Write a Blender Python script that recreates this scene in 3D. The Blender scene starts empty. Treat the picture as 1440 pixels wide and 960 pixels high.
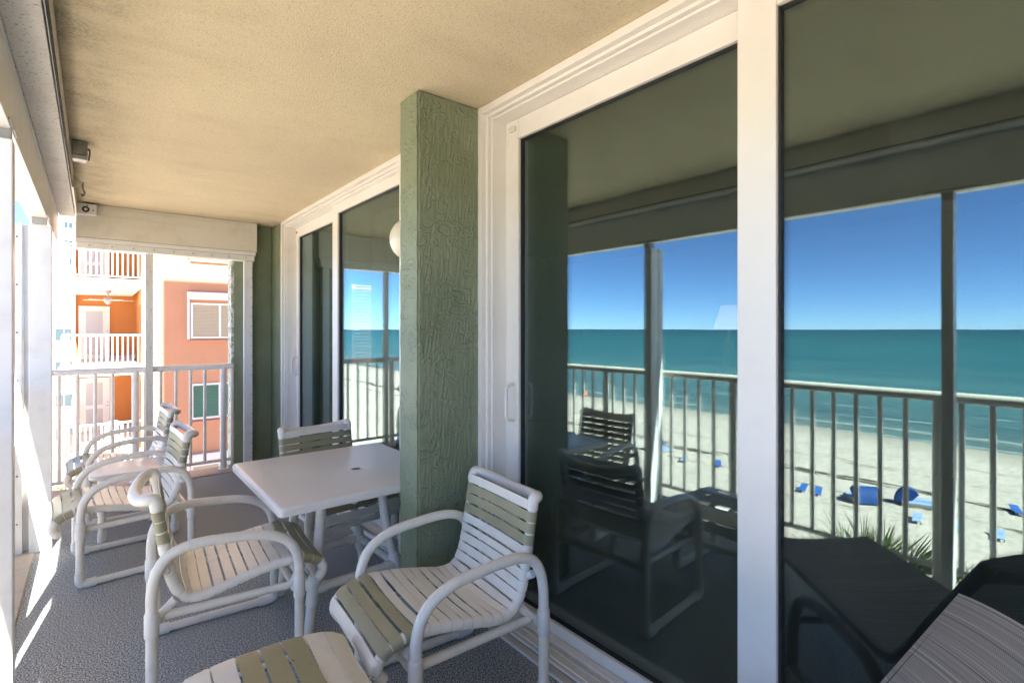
import bpy, bmesh, math, random
from mathutils import Vector, Matrix
random.seed(7)
R = math.radians
SC = bpy.context.scene
COL = SC.collection

# ---------------------------------------------------------------- camera
TH = math.atan(590 / 720.0)
CS, SN = math.cos(TH), math.sin(TH)
EYE = 1.42
cam_d = bpy.data.cameras.new('camera')
cam = bpy.data.objects.new('camera', cam_d)
COL.objects.link(cam)
cam.location = (0, 0, EYE)
cam.rotation_euler = (R(90), 0, -TH)
cam_d.sensor_width = 36.0
cam_d.lens = 18.0
cam_d.shift_y = -17 / 1440.0
cam_d.clip_start = 0.02
cam_d.clip_end = 60000
SC.camera = cam

# ---------------------------------------------------------------- sun, sky, exposure
SUN_EL, SUN_AZ = R(40), math.atan2(-0.148, -0.989)
L = Vector((0.148 * math.cos(SUN_EL), 0.989 * math.cos(SUN_EL), -math.sin(SUN_EL))).normalized()
w = bpy.data.worlds.new('World')
SC.world = w
w.use_nodes = True
nt = w.node_tree
nt.nodes.clear()
sky = nt.nodes.new('ShaderNodeTexSky')
sky.sky_type = 'NISHITA'
sky.sun_disc = False
sky.sun_elevation = SUN_EL
sky.sun_rotation = SUN_AZ
sky.altitude = 0
sky.air_density = 0.42
sky.dust_density = 0.05
sky.ozone_density = 7.5
bg = nt.nodes.new('ShaderNodeBackground')
bg.inputs['Strength'].default_value = 0.074
out = nt.nodes.new('ShaderNodeOutputWorld')
nt.links.new(sky.outputs[0], bg.inputs[0])
nt.links.new(bg.outputs[0], out.inputs[0])
sun_d = bpy.data.lights.new('sun', 'SUN')
sun_d.energy = 5.0
sun_d.angle = R(0.5)
sun_d.color = (1.0, 0.95, 0.87)
sun = bpy.data.objects.new('sun', sun_d)
COL.objects.link(sun)
sun.rotation_euler = L.to_track_quat('-Z', 'Y').to_euler()
sun.location = (-5, -30, 40)
SC.view_settings.view_transform = 'Standard'
SC.view_settings.look = 'None'
SC.view_settings.gamma = 1
SC.view_settings.use_curve_mapping = False
SC.view_settings.exposure = 3.08
SC.cycles.use_denoising = True
SC.cycles.max_bounces = 10
SC.cycles.diffuse_bounces = 6
SC.cycles.glossy_bounces = 6
SC.cycles.transparent_max_bounces = 24
SC.cycles.caustics_reflective = False
SC.cycles.caustics_refractive = False
SC.cycles.sample_clamp_indirect = 6

# ---------------------------------------------------------------- material helpers
class NT:
    def __init__(self, name):
        self.m = bpy.data.materials.new(name)
        self.m.use_nodes = True
        self.t = self.m.node_tree
        self.b = self.t.nodes['Principled BSDF']
        self.o = self.t.nodes['Material Output']
        self._tc = None
    def n(self, kind, **kw):
        nd = self.t.nodes.new(kind)
        for k, v in kw.items():
            setattr(nd, k, v)
        return nd
    def l(self, a, b):
        self.t.links.new(a, b)
    def obj(self):
        if not self._tc:
            self._tc = self.n('ShaderNodeTexCoord')
        return self._tc.outputs['Object']
    def pos(self):
        return self.n('ShaderNodeNewGeometry').outputs['Position']
    def mapped(self, src, scale):
        mp = self.n('ShaderNodeMapping')
        mp.inputs['Scale'].default_value = scale
        self.l(src, mp.inputs['Vector'])
        return mp.outputs[0]
    def noise(self, vec, scale, detail=4, rough=0.5, dist=0):
        nd = self.n('ShaderNodeTexNoise')
        nd.inputs['Scale'].default_value = scale
        nd.inputs['Detail'].default_value = detail
        nd.inputs['Roughness'].default_value = rough
        nd.inputs['Distortion'].default_value = dist
        self.l(vec, nd.inputs['Vector'])
        return nd.outputs['Fac']
    def ramp(self, fac, stops):
        r = self.n('ShaderNodeValToRGB')
        el = r.color_ramp.elements
        while len(el) < len(stops):
            el.new(0.5)
        for e, (p, c) in zip(el, stops):
            e.position = p
            e.color = c if len(c) == 4 else (*c, 1)
        self.l(fac, r.inputs[0])
        return r.outputs[0]
    def mix(self, fac, a, b):
        x = self.n('ShaderNodeMix', data_type='RGBA')
        for s, v in ((x.inputs['Factor'], fac), (x.inputs[6], a), (x.inputs[7], b)):
            if isinstance(v, (int, float)):
                s.default_value = v
            elif isinstance(v, tuple):
                s.default_value = (*v, 1) if len(v) == 3 else v
            else:
                self.l(v, s)
        return x.outputs[2]
    def math(self, op, a, b=None, c=None, clamp=False):
        x = self.n('ShaderNodeMath', operation=op, use_clamp=clamp)
        for i, v in enumerate((a, b, c)):
            if v is None:
                continue
            if isinstance(v, (int, float)):
                x.inputs[i].default_value = v
            else:
                self.l(v, x.inputs[i])
        return x.outputs[0]
    def sep(self, vec):
        s = self.n('ShaderNodeSeparateXYZ')
        self.l(vec, s.inputs[0])
        return s.outputs
    def bump(self, h, strength, dist):
        b = self.n('ShaderNodeBump')
        b.inputs['Strength'].default_value = strength
        b.inputs['Distance'].default_value = dist
        self.l(h, b.inputs['Height'])
        self.l(b.outputs[0], self.b.inputs['Normal'])
        return b
    def base(self, c):
        if isinstance(c, tuple):
            self.b.inputs['Base Color'].default_value = (*c, 1)
        else:
            self.l(c, self.b.inputs['Base Color'])
    def rough(self, r):
        if isinstance(r, (int, float)):
            self.b.inputs['Roughness'].default_value = r
        else:
            self.l(r, self.b.inputs['Roughness'])
    def spec(self, s):
        self.b.inputs['Specular IOR Level'].default_value = s

def grimy(name, col, rough=0.4, dirt=(0.35, 0.31, 0.25), amount=0.35, scale=9, fine=0.0):
    """painted or moulded surface with faint blotches of dirt and uneven gloss"""
    t = NT(name)
    v = t.pos()
    a = t.noise(v, scale, 6, 0.62)
    f = t.ramp(a, [(0.5, (0, 0, 0)), (0.82, (amount, amount, amount))])
    c = t.mix(f, col, dirt)
    b2 = t.noise(v, 2.2, 3)
    c = t.mix(t.ramp(b2, [(0.35, (0, 0, 0)), (0.75, (0.12, 0.12, 0.12))]), c, tuple(x * 0.8 for x in col))
    t.base(c)
    t.rough(t.ramp(t.noise(v, 30, 3), [(0.3, (rough * 0.8,) * 3), (0.8, (min(1, rough * 1.3),) * 3)]))
    if fine:
        t.bump(t.noise(v, 260, 2), fine, 0.001)
    return t.m

M = {}
M['pvc'] = grimy('white_pvc', (0.76, 0.715, 0.625), 0.32, (0.42, 0.36, 0.28), 0.4, 14)
M['fitting'] = grimy('white_pvc_fitting', (0.75, 0.72, 0.66), 0.36, (0.42, 0.36, 0.28), 0.45, 18)
M['strap_white'] = grimy('white_vinyl_strap', (0.78, 0.735, 0.64), 0.42, (0.45, 0.4, 0.33), 0.35, 16)
M['vinyl'] = grimy('white_vinyl_frame', (0.77, 0.74, 0.68), 0.38, (0.5, 0.46, 0.4), 0.25, 5)
M['alu'] = grimy('white_painted_aluminium', (0.74, 0.74, 0.72), 0.36, (0.38, 0.33, 0.27), 0.35, 6)
M['alu_cream'] = grimy('cream_painted_aluminium', (0.66, 0.63, 0.54), 0.42, (0.36, 0.3, 0.22), 0.4, 6)
M['rail'] = grimy('rail_paint', (0.80, 0.77, 0.70), 0.38, (0.4, 0.35, 0.27), 0.4, 12)
M['concrete'] = grimy('bare_concrete_edge', (0.46, 0.39, 0.32), 0.85, (0.2, 0.16, 0.12), 0.5, 16, 0.4)
M['metal_dark'] = grimy('dark_metal', (0.07, 0.07, 0.065), 0.5, (0.15, 0.08, 0.04), 0.5, 40)
M['metal_grey'] = grimy('grey_metal', (0.34, 0.34, 0.33), 0.38, (0.2, 0.15, 0.1), 0.4, 40)
M['rusty'] = grimy('corroded_box', (0.22, 0.22, 0.19), 0.6, (0.1, 0.06, 0.035), 0.95, 60)
M['rubber'] = grimy('black_rubber', (0.02, 0.02, 0.02), 0.6, (0.05, 0.05, 0.05), 0.3, 30)

def olive():
    t = NT('olive_vinyl_strap')
    v = t.pos()
    c = t.mix(t.ramp(t.noise(v, 14, 5), [(0.4, (0, 0, 0)), (0.8, (0.5, 0.5, 0.5))]), (0.31, 0.285, 0.165), (0.36, 0.33, 0.21))
    sp = t.ramp(t.noise(v, 46, 5, 0.65), [(0.665, (0, 0, 0)), (0.70, (1, 1, 1))])
    c = t.mix(sp, c, (0.12, 0.05, 0.02))
    t.base(c)
    t.rough(0.42)
    return t.m
M['strap_olive'] = olive()

def ceiling_mat():
    t = NT('textured_cream_ceiling')
    v = t.pos()
    big = t.noise(v, 1.3, 4, 0.55)
    c = t.mix(t.ramp(big, [(0.3, (0, 0, 0)), (0.75, (1, 1, 1))]), (0.68, 0.585, 0.405), (0.60, 0.515, 0.355))
    x = t.sep(v)[0]
    # grey mildew close to the beam, broken up by noise
    near = t.math('SUBTRACT', 1.0, t.math('MULTIPLY', t.math('ADD', x, 0.10), 2.6), clamp=True)
    mould = t.math('MULTIPLY', near, t.ramp(t.noise(v, 5.5, 6, 0.7), [(0.42, (0, 0, 0)), (0.72, (1, 1, 1))]))
    mould = t.math('MULTIPLY', mould, t.math('ADD', t.math('MULTIPLY', t.ramp(t.noise(v, 85, 4, 0.7), [(0.42, (0, 0, 0)), (0.58, (1, 1, 1))]), 0.75), 0.28))
    st = t.ramp(t.noise(t.mapped(v, (1.0, 2.6, 1)), 1.7, 6, 0.65), [(0.52, (0, 0, 0)), (0.78, (0.30, 0.30, 0.30))])
    c = t.mix(st, c, (0.40, 0.31, 0.18))
    c = t.mix(mould, c, (0.22, 0.18, 0.12))
    pits = t.ramp(t.noise(v, 120, 3, 0.6), [(0.36, (1, 1, 1)), (0.46, (0, 0, 0))])
    c = t.mix(t.math('MULTIPLY', pits, 0.38), c, (0.36, 0.29, 0.18))
    t.base(c)
    t.rough(0.95)
    t.spec(0.15)
    t.bump(t.noise(v, 125, 3, 0.6), 0.6, 0.005)
    return t.m
M['ceiling'] = ceiling_mat()

def beam_mat():
    t = NT('speckled_white_beam')
    v = t.pos()
    pits = t.ramp(t.noise(v, 95, 2, 0.5), [(0.33, (1, 1, 1)), (0.38, (0, 0, 0))])
    c = t.mix(t.math('MULTIPLY', pits, 0.75), (0.84, 0.81, 0.76), (0.30, 0.26, 0.21))
    c = t.mix(t.ramp(t.noise(v, 5, 5), [(0.45, (0, 0, 0)), (0.8, (0.35, 0.35, 0.35))]), c, (0.6, 0.48, 0.36))
    t.base(c)
    t.rough(0.85)
    t.bump(t.noise(v, 130, 3), 0.5, 0.004)
    return t.m
M['beam'] = beam_mat()

def stucco(name, col, light):
    t = NT(name)
    v = t.pos()
    def ridges(scale, dist, level, sharp, mscale, lo, hi, off):
        vv = t.mapped(v, (1.0, 1.0, 1.6))
        n1 = t.noise(vv, scale, 1.5, 0.45, dist)
        r_ = t.math('SUBTRACT', 1.0, t.math('MULTIPLY', t.math('ABSOLUTE', t.math('SUBTRACT', n1, level)), sharp), clamp=True)
        mp = t.n('ShaderNodeMapping')
        mp.inputs['Location'].default_value = (off, off * 0.7, off * 1.3)
        t.l(v, mp.inputs['Vector'])
        mk = t.ramp(t.noise(mp.outputs[0], mscale, 3, 0.6), [(lo, (0, 0, 0)), (hi, (1, 1, 1))])
        return t.math('MULTIPLY', r_, mk)
    h = t.math('ADD', ridges(6.0, 2.0, 0.5, 26.0, 7.5, 0.49, 0.56, 3.1), t.math('MULTIPLY', ridges(9.5, 2.2, 0.45, 22.0, 9.0, 0.50, 0.59, 8.7), 0.8))
    h = t.math('ADD', h, t.math('MULTIPLY', ridges(15.0, 1.0, 0.52, 14.0, 14.0, 0.47, 0.6, 15.2), 0.55))
    h = t.math('ADD', h, t.math('MULTIPLY', t.noise(t.mapped(v, (1, 1, 1.8)), 14, 3, 0.55, 0.8), 0.5))
    t.bump(h, 0.7, 0.006)
    c = t.mix(t.ramp(t.noise(v, 3.2, 5), [(0.35, (0, 0, 0)), (0.75, (1, 1, 1))]), col, light)
    t.base(c)
    t.rough(0.55)
    t.spec(0.35)
    return t.m
M['stucco'] = stucco('green_stucco', (0.19, 0.225, 0.142), (0.24, 0.275, 0.18))

def peeling():
    t = NT('peeling_pale_paint')
    v = t.pos()
    f = t.ramp(t.noise(v, 18, 6, 0.7), [(0.46, (0, 0, 0)), (0.54, (1, 1, 1))])
    t.base(t.mix(f, (0.26, 0.29, 0.2), (0.6, 0.6, 0.54)))
    t.rough(0.8)
    t.bump(f, 0.5, 0.003)
    return t.m
M['peeling'] = peeling()

def carpet():
    t = NT('grey_blue_carpet')
    v = t.pos()
    a = t.noise(v, 165, 3, 0.8)
    c = t.ramp(a, [(0.38, (0.03, 0.035, 0.038)), (0.46, (0.17, 0.188, 0.195)), (0.52, (0.35, 0.375, 0.38)), (0.59, (0.92, 0.93, 0.92))])
    b = t.noise(v, 260, 2, 0.6)
    c = t.mix(t.ramp(b, [(0.42, (0, 0, 0)), (0.6, (0.2, 0.2, 0.2))]), c, (0.30, 0.32, 0.33))
    worn = t.ramp(t.noise(v, 2.0, 5), [(0.42, (0, 0, 0)), (0.75, (0.5, 0.5, 0.5))])
    c = t.mix(worn, c, (0.37, 0.36, 0.34))
    t.base(c)
    t.rough(1.0)
    t.spec(0.0)
    t.bump(a, 0.6, 0.006)
    return t.m
M['carpet'] = carpet()

def glass(name, tint=(0.42, 0.48, 0.43), refl=(0.76, 0.96, 1.0), f0=0.108):
    t = NT(name)
    t.t.nodes.remove(t.b)
    lw = t.n('ShaderNodeLayerWeight')
    lw.inputs['Blend'].default_value = 0.5
    p5 = t.math('POWER', lw.outputs['Facing'], 5.0)
    fac = t.math('ADD', f0, t.math('MULTIPLY', p5, 1 - f0), clamp=True)
    v = t.pos()
    bp = t.n('ShaderNodeBump')
    bp.inputs['Strength'].default_value = 0.02
    bp.inputs['Distance'].default_value = 0.02
    t.l(t.noise(v, 1.6, 2), bp.inputs['Height'])
    gl = t.n('ShaderNodeBsdfGlossy')
    gl.inputs['Color'].default_value = (*refl, 1)
    gl.inputs['Roughness'].default_value = 0.0
    t.l(bp.outputs[0], gl.inputs['Normal'])
    tr = t.n('ShaderNodeBsdfTransparent')
    tr.inputs['Color'].default_value = (*[x ** 0.25 for x in tint], 1)
    mx = t.n('ShaderNodeMixShader')
    t.l(fac, mx.inputs[0])
    t.l(tr.outputs[0], mx.inputs[1])
    t.l(gl.outputs[0], mx.inputs[2])
    # dried salt film: streaks running down and fine spots
    run = t.noise(t.mapped(v, (9, 9, 0.55)), 1.0, 5, 0.65)
    spot = t.ramp(t.noise(v, 150, 2, 0.6), [(0.60, (0, 0, 0)), (0.72, (1, 1, 1))])
    film = t.math('ADD', t.math('MULTIPLY', t.ramp(run, [(0.4, (0, 0, 0)), (0.8, (1, 1, 1))]), 0.012), t.math('MULTIPLY', spot, 0.02))
    film = t.math('ADD', film, 0.004)
    df = t.n('ShaderNodeBsdfDiffuse')
    df.inputs['Color'].default_value = (0.66, 0.64, 0.58, 1)
    m2 = t.n('ShaderNodeMixShader')
    t.l(film, m2.inputs[0])
    t.l(mx.outputs[0], m2.inputs[1])
    t.l(df.outputs[0], m2.inputs[2])
    t.l(m2.outputs[0], t.o.inputs['Surface'])
    return t.m
M['glass'] = glass('door_glass')
M['dark_glass'] = grimy('far_window_glass', (0.03, 0.05, 0.06), 0.08, (0.03, 0.04, 0.05), 0.2, 4)

def sling():
    t = NT('woven_striped_sling')
    uv = t.n('ShaderNodeUVMap').outputs[0]
    s = t.sep(uv)
    # v counts metres along the sling, u across
    band = t.noise(t.mapped(uv, (0.5, 190, 1)), 1.0, 2, 0.6)
    fine = t.math('SINE', t.math('MULTIPLY', s[1], 900.0))
    cross = t.math('SINE', t.math('MULTIPLY', s[0], 1500.0))
    weave = t.math('MULTIPLY', fine, cross)
    c = t.ramp(band, [(0.32, (0.29, 0.26, 0.225)), (0.46, (0.52, 0.48, 0.43)), (0.56, (0.60, 0.55, 0.49)), (0.62, (0.86, 0.81, 0.72))])
    c = t.mix(t.math('MULTIPLY', t.math('ADD', weave, 1.0), 0.28), c, (0.12, 0.115, 0.115))
    t.base(c)
    t.rough(0.8)
    t.bump(weave, 0.4, 0.001)
    return t.m
M['sling'] = sling()
M['sling_tube'] = grimy('bronze_tube', (0.06, 0.055, 0.05), 0.35, (0.1, 0.09, 0.08), 0.3, 20)

def table_mat():
    t = NT('white_embossed_table_top')
    v = t.pos()
    h = t.noise(v, 24, 5, 0.6, 2.2)
    t.base(t.mix(t.ramp(h, [(0.35, (0, 0, 0)), (0.7, (0.35, 0.35, 0.35))]), (0.70, 0.67, 0.63), (0.62, 0.585, 0.54)))
    t.rough(0.33)
    t.bump(h, 0.35, 0.002)
    return t.m
M['table'] = table_mat()

def sand():
    t = NT('beach_sand')
    v = t.pos()
    xyz = t.sep(v)
    n = t.noise(v, 0.35, 6, 0.6)
    c = t.ramp(n, [(0.3, (0.50, 0.44, 0.37)), (0.55, (0.56, 0.49, 0.415)), (0.75, (0.62, 0.545, 0.465))])
    foot = t.ramp(t.noise(v, 1.9, 4, 0.7), [(0.38, (0.55, 0.55, 0.55)), (0.5, (0, 0, 0))])
    c = t.mix(foot, c, (0.34, 0.30, 0.25))
    # wet sand next to the water
    wob = t.math('MULTIPLY', t.noise(v, 0.06, 3), 6.0)
    xw = t.math('ADD', xyz[0], wob)
    wet = t.n('ShaderNodeMapRange')
    wet.inputs['From Min'].default_value = -56.0
    wet.inputs['From Max'].default_value = -64.0
    t.l(xw, wet.inputs['Value'])
    c = t.mix(wet.outputs[0], c, (0.33, 0.295, 0.24))
    # wrack line of dry seaweed
    def wrack(x0, width, thr):
        wx = t.math('ADD', xyz[0], t.math('MULTIPLY', t.noise(v, 0.12, 3), 5.0))
        d = t.math('ABSOLUTE', t.math('SUBTRACT', wx, x0))
        inside = t.math('LESS_THAN', d, width)
        patch = t.ramp(t.noise(t.mapped(v, (1.6, 0.35, 1)), 1.0, 5, 0.7), [(thr, (0, 0, 0)), (thr + 0.04, (1, 1, 1))])
        return t.math('MULTIPLY', inside, patch)
    c = t.mix(t.math('MULTIPLY', wrack(-41.6, 0.7, 0.43), 0.9), c, (0.045, 0.036, 0.025))
    c = t.mix(t.math('MULTIPLY', wrack(-37.0, 0.4, 0.50), 0.8), c, (0.06, 0.048, 0.03))
    c = t.mix(t.math('MULTIPLY', wrack(-47.5, 0.45, 0.52), 0.6), c, (0.1, 0.085, 0.06))
    c = t.mix(t.math('MULTIPLY', wrack(-33.0, 0.5, 0.56), 0.7), c, (0.07, 0.055, 0.04))
    c = t.mix(t.math('MULTIPLY', wrack(-53.0, 0.5, 0.54), 0.5), c, (0.14, 0.12, 0.09))
    t.base(c)
    t.rough(0.95)
    t.spec(0.1)
    t.bump(t.noise(v, 2.4, 5, 0.65), 0.7, 0.12)
    return t.m
M['sand'] = sand()

def sea():
    t = NT('sea_water')
    v = t.pos()
    xyz = t.sep(v)
    d = t.math('MULTIPLY', xyz[0], -1.0)
    wob = t.math('MULTIPLY', t.noise(t.mapped(v, (0.02, 0.006, 1)), 1.0, 4), 40.0)
    dd = t.math('ADD', d, wob)
    lg = t.math('DIVIDE', t.math('LOGARITHM', t.math('MAXIMUM', t.math('SUBTRACT', dd, 84.0), 1.0), 10.0), 4.0)
    c = t.ramp(lg, [(0.0, (0.26, 0.27, 0.215)), (0.25, (0.17, 0.225, 0.185)), (0.42, (0.075, 0.175, 0.165)), (0.56, (0.024, 0.14, 0.137)),
                    (0.70, (0.009, 0.105, 0.096)), (0.80, (0.004, 0.055, 0.062)), (1.0, (0.002, 0.018, 0.03))])
    streak = t.ramp(t.noise(t.mapped(v, (0.05, 0.004, 1)), 1.0, 5, 0.6), [(0.35, (0, 0, 0)), (0.65, (0.6, 0.6, 0.6))])
    c = t.mix(streak, c, (0.006, 0.07, 0.085))
    rip = t.ramp(t.noise(t.mapped(v, (0.35, 0.05, 1)), 1.0, 4, 0.65), [(0.45, (0, 0, 0)), (0.7, (0.35, 0.35, 0.35))])
    c = t.mix(rip, c, (0.10, 0.21, 0.20))
    # lines of foam where small waves break near the shore
    def foam(x0, width, thr):
        wx = t.math('ADD', d, t.math('MULTIPLY', t.noise(t.mapped(v, (0.0, 0.03, 0)), 1.0, 3), 10.0))
        a = t.math('LESS_THAN', t.math('ABSOLUTE', t.math('SUBTRACT', wx, x0)), width)
        p = t.ramp(t.noise(t.mapped(v, (0.5, 0.12, 1)), 1.0, 4, 0.7), [(thr, (0, 0, 0)), (thr + 0.08, (1, 1, 1))])
        return t.math('MULTIPLY', a, p)
    for x0, wd, th in ((71.5, 0.5, 0.4), (77, 0.7, 0.42), (85, 0.6, 0.47), (95, 0.5, 0.52)):
        c = t.mix(t.math('MULTIPLY', foam(x0, wd, th), 0.5), c, (0.45, 0.5, 0.46))
    t.base(c)
    t.rough(0.35)
    t.spec(0.12)
    hgt = t.math('ADD', t.noise(t.mapped(v, (0.9, 0.22, 1)), 1.0, 4, 0.6), t.noise(t.mapped(v, (0.15, 0.05, 1)), 1.0, 3))
    t.bump(hgt, 0.8, 1.2)
    return t.m
M['sea'] = sea()

def plaster(name, col, amt=0.15):
    t = NT(name)
    v = t.pos()
    c = t.mix(t.ramp(t.noise(v, 0.9, 6, 0.6), [(0.35, (0, 0, 0)), (0.75, (amt * 3,) * 3)]), col, tuple(x * 0.8 for x in col))
    t.base(c)
    t.rough(0.9)
    t.spec(0.15)
    t.bump(t.noise(v, 22, 4), 0.35, 0.01)
    return t.m
M['salmon'] = plaster('salmon_plaster', (0.55, 0.27, 0.16))
M['orange'] = plaster('orange_plaster', (0.52, 0.20, 0.06))
M['offwhite'] = plaster('white_plaster', (0.74, 0.70, 0.64))
M['paleblue'] = plaster('pale_blue_cladding', (0.60, 0.66, 0.74))
M['tower'] = plaster('own_tower_plaster', (0.42, 0.44, 0.34))
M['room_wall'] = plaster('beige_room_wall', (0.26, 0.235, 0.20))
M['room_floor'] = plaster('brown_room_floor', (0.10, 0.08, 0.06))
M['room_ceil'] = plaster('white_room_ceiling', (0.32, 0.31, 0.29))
M['curtain'] = grimy('beige_curtain', (0.62, 0.50, 0.38), 0.9, (0.5, 0.38, 0.28), 0.3, 4)
M['blind'] = grimy('white_blind', (0.72, 0.72, 0.70), 0.5, (0.6, 0.6, 0.58), 0.2, 6)
M['shutter_green'] = grimy('green_shutter', (0.06, 0.17, 0.12), 0.5, (0.05, 0.12, 0.09), 0.3, 6)
M['shutter_beige'] = grimy('beige_shutter', (0.48, 0.40, 0.28), 0.5, (0.4, 0.33, 0.22), 0.3, 6)
M['door_grey'] = grimy('grey_door_screen', (0.46, 0.44, 0.43), 0.5, (0.4, 0.38, 0.36), 0.3, 6)
M['brass'] = grimy('brass_pin', (0.5, 0.38, 0.16), 0.35, (0.3, 0.2, 0.08), 0.4, 60)
M['blue'] = grimy('blue_canvas', (0.025, 0.12, 0.42), 0.7, (0.02, 0.1, 0.4), 0.4, 3)
M['blue_pale'] = grimy('faded_blue_canvas', (0.30, 0.42, 0.62), 0.7, (0.2, 0.3, 0.5), 0.4, 3)
M['wood'] = grimy('weathered_wood', (0.33, 0.27, 0.2), 0.8, (0.2, 0.15, 0.1), 0.4, 5)
M['buoy'] = grimy('orange_float', (0.7, 0.12, 0.02), 0.4, (0.5, 0.1, 0.02), 0.3, 3)
M['lamp_globe'] = grimy('cream_globe_glass', (0.74, 0.68, 0.55), 0.25, (0.6, 0.5, 0.36), 0.3, 10)

def shade_mat():
    t = NT('lit_lamp_shade')
    t.base((0.75, 0.55, 0.45))
    t.b.inputs['Emission Color'].default_value = (1.0, 0.62, 0.45, 1)
    t.b.inputs['Emission Strength'].default_value = 0.04
    t.rough(0.9)
    return t.m
M['lampshade'] = shade_mat()

def leaf(name, c1, c2):
    t = NT(name)
    v = t.pos()
    t.base(t.mix(t.ramp(t.noise(v, 3.0, 3), [(0.35, (0, 0, 0)), (0.65, (1, 1, 1))]), c1, c2))
    t.rough(0.5)
    return t.m
M['palm_leaf'] = leaf('palm_leaf', (0.05, 0.085, 0.022), (0.12, 0.14, 0.05))
M['bush_leaf'] = leaf('shrub_leaf', (0.045, 0.075, 0.02), (0.09, 0.12, 0.035))
M['dune_leaf'] = leaf('dune_grass_blades', (0.16, 0.15, 0.07), (0.09, 0.11, 0.04))
M['bark'] = grimy('palm_bark', (0.2, 0.16, 0.12), 0.9, (0.1, 0.08, 0.06), 0.5, 8)

# ---------------------------------------------------------------- mesh helpers
def box(bm, x0, x1, y0, y1, z0, z1, mi=0, bev=0.0):
    vs = [bm.verts.new(p) for p in ((x0, y0, z0), (x1, y0, z0), (x1, y1, z0), (x0, y1, z0),
                                    (x0, y0, z1), (x1, y0, z1), (x1, y1, z1), (x0, y1, z1))]
    fs = []
    for q in ((0, 3, 2, 1), (4, 5, 6, 7), (0, 1, 5, 4), (1, 2, 6, 5), (2, 3, 7, 6), (3, 0, 4, 7)):
        f = bm.faces.new([vs[i] for i in q])
        f.material_index = mi
        fs.append(f)
    if bev > 0:
        es = list({e for f in fs for e in f.edges})
        r = bmesh.ops.bevel(bm, geom=es, offset=bev, segments=2, affect='EDGES', profile=0.6)
        for f in r['faces']:
            f.material_index = mi
    return vs

def spline(pts, per=6):
    """Catmull-Rom through the points"""
    P = [Vector(p) for p in pts]
    P = [P[0] * 2 - P[1]] + P + [P[-1] * 2 - P[-2]]
    o = []
    for i in range(1, len(P) - 2):
        a, b, c, d = P[i - 1:i + 3]
        for k in range(per):
            u = k / per
            o.append(0.5 * ((2 * b) + (c - a) * u + (2 * a - 5 * b + 4 * c - d) * u * u + (3 * b - a - 3 * c + d) * u ** 3))
    o.append(P[-2])
    return o

def tube(bm, path, r, seg=12, mi=0, closed=False, smooth=True):
    path = [Vector(p) for p in path]
    n = len(path)
    rad = r if callable(r) else (lambda t: r)
    rings = []
    up = None
    for i, p in enumerate(path):
        if closed:
            T = path[(i + 1) % n] - path[i - 1]
        else:
            T = path[min(i + 1, n - 1)] - path[max(i - 1, 0)]
        T.normalize()
        if up is None:
            a = Vector((0, 0, 1)) if abs(T.z) < 0.9 else Vector((1, 0, 0))
            up = (a - T * a.dot(T)).normalized()
        else:
            up = (up - T * up.dot(T)).normalized()
        s = T.cross(up)
        rr = rad(i / max(1, n - 1))
        rings.append([bm.verts.new(p + (up * math.cos(2 * math.pi * k / seg) + s * math.sin(2 * math.pi * k / seg)) * rr) for k in range(seg)])
    last = n if closed else n - 1
    for i in range(last):
        A, B = rings[i], rings[(i + 1) % n]
        for k in range(seg):
            f = bm.faces.new((A[k], A[(k + 1) % seg], B[(k + 1) % seg], B[k]))
            f.smooth = smooth
            f.material_index = mi
    if not closed:
        for ring, rev in ((rings[0], False), (rings[-1], True)):
            f = bm.faces.new(ring if rev else ring[::-1])
            f.material_index = mi
    return rings

def lathe(bm, prof, center=(0, 0, 0), axis='Z', seg=24, mi=0):
    c = Vector(center)
    def at(r, h, a):
        x, y = r * math.cos(a), r * math.sin(a)
        return c + (Vector((x, y, h)) if axis == 'Z' else Vector((h, x, y)) if axis == 'X' else Vector((x, h, y)))
    rings = []
    for r, h in prof:
        if r < 1e-6:
            rings.append([bm.verts.new(at(0, h, 0))])
        else:
            rings.append([bm.verts.new(at(r, h, 2 * math.pi * k / seg)) for k in range(seg)])
    for A, B in zip(rings, rings[1:]):
        for k in range(seg):
            a0, a1 = A[k % len(A)], A[(k + 1) % len(A)]
            b0, b1 = B[k % len(B)], B[(k + 1) % len(B)]
            vs = []
            for v in (a0, a1, b1, b0):
                if v not in vs:
                    vs.append(v)
            if len(vs) > 2:
                f = bm.faces.new(vs)
                f.smooth = True
                f.material_index = mi
    return rings

def obj(name, bm, mats, parent=None, loc=None, sharp=40, recalc=True):
    if recalc:
        bmesh.ops.recalc_face_normals(bm, faces=bm.faces)
    me = bpy.data.meshes.new(name)
    bm.to_mesh(me)
    bm.free()
    for m in (mats if isinstance(mats, (list, tuple)) else [mats]):
        me.materials.append(M[m] if isinstance(m, str) else m)
    if sharp and any(p.use_smooth for p in me.polygons):
        me.set_sharp_from_angle(angle=R(sharp))
    o = bpy.data.objects.new(name, me)
    COL.objects.link(o)
    if parent:
        o.parent = parent
    if loc:
        o.location = loc
    return o

def tag(o, label, cat, group=None):
    o['label'] = label
    o['category'] = cat
    if group:
        o['group'] = group
    return o

def thing(name, label, cat, loc=(0, 0, 0), rz=0.0, group=None):
    o = bpy.data.objects.new(name, None)
    o.empty_display_size = 0.1
    COL.objects.link(o)
    o.location = loc
    o.rotation_euler = (0, 0, rz)
    return tag(o, label, cat, group)

def struct(name, bm, mats):
    o = obj(name, bm, mats)
    o['kind'] = 'structure'
    return o

def bxo(name, mat, parent, *a, bev=0.0):
    bm = bmesh.new()
    box(bm, *a, bev=bev)
    return obj(name, bm, mat, parent)

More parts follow.
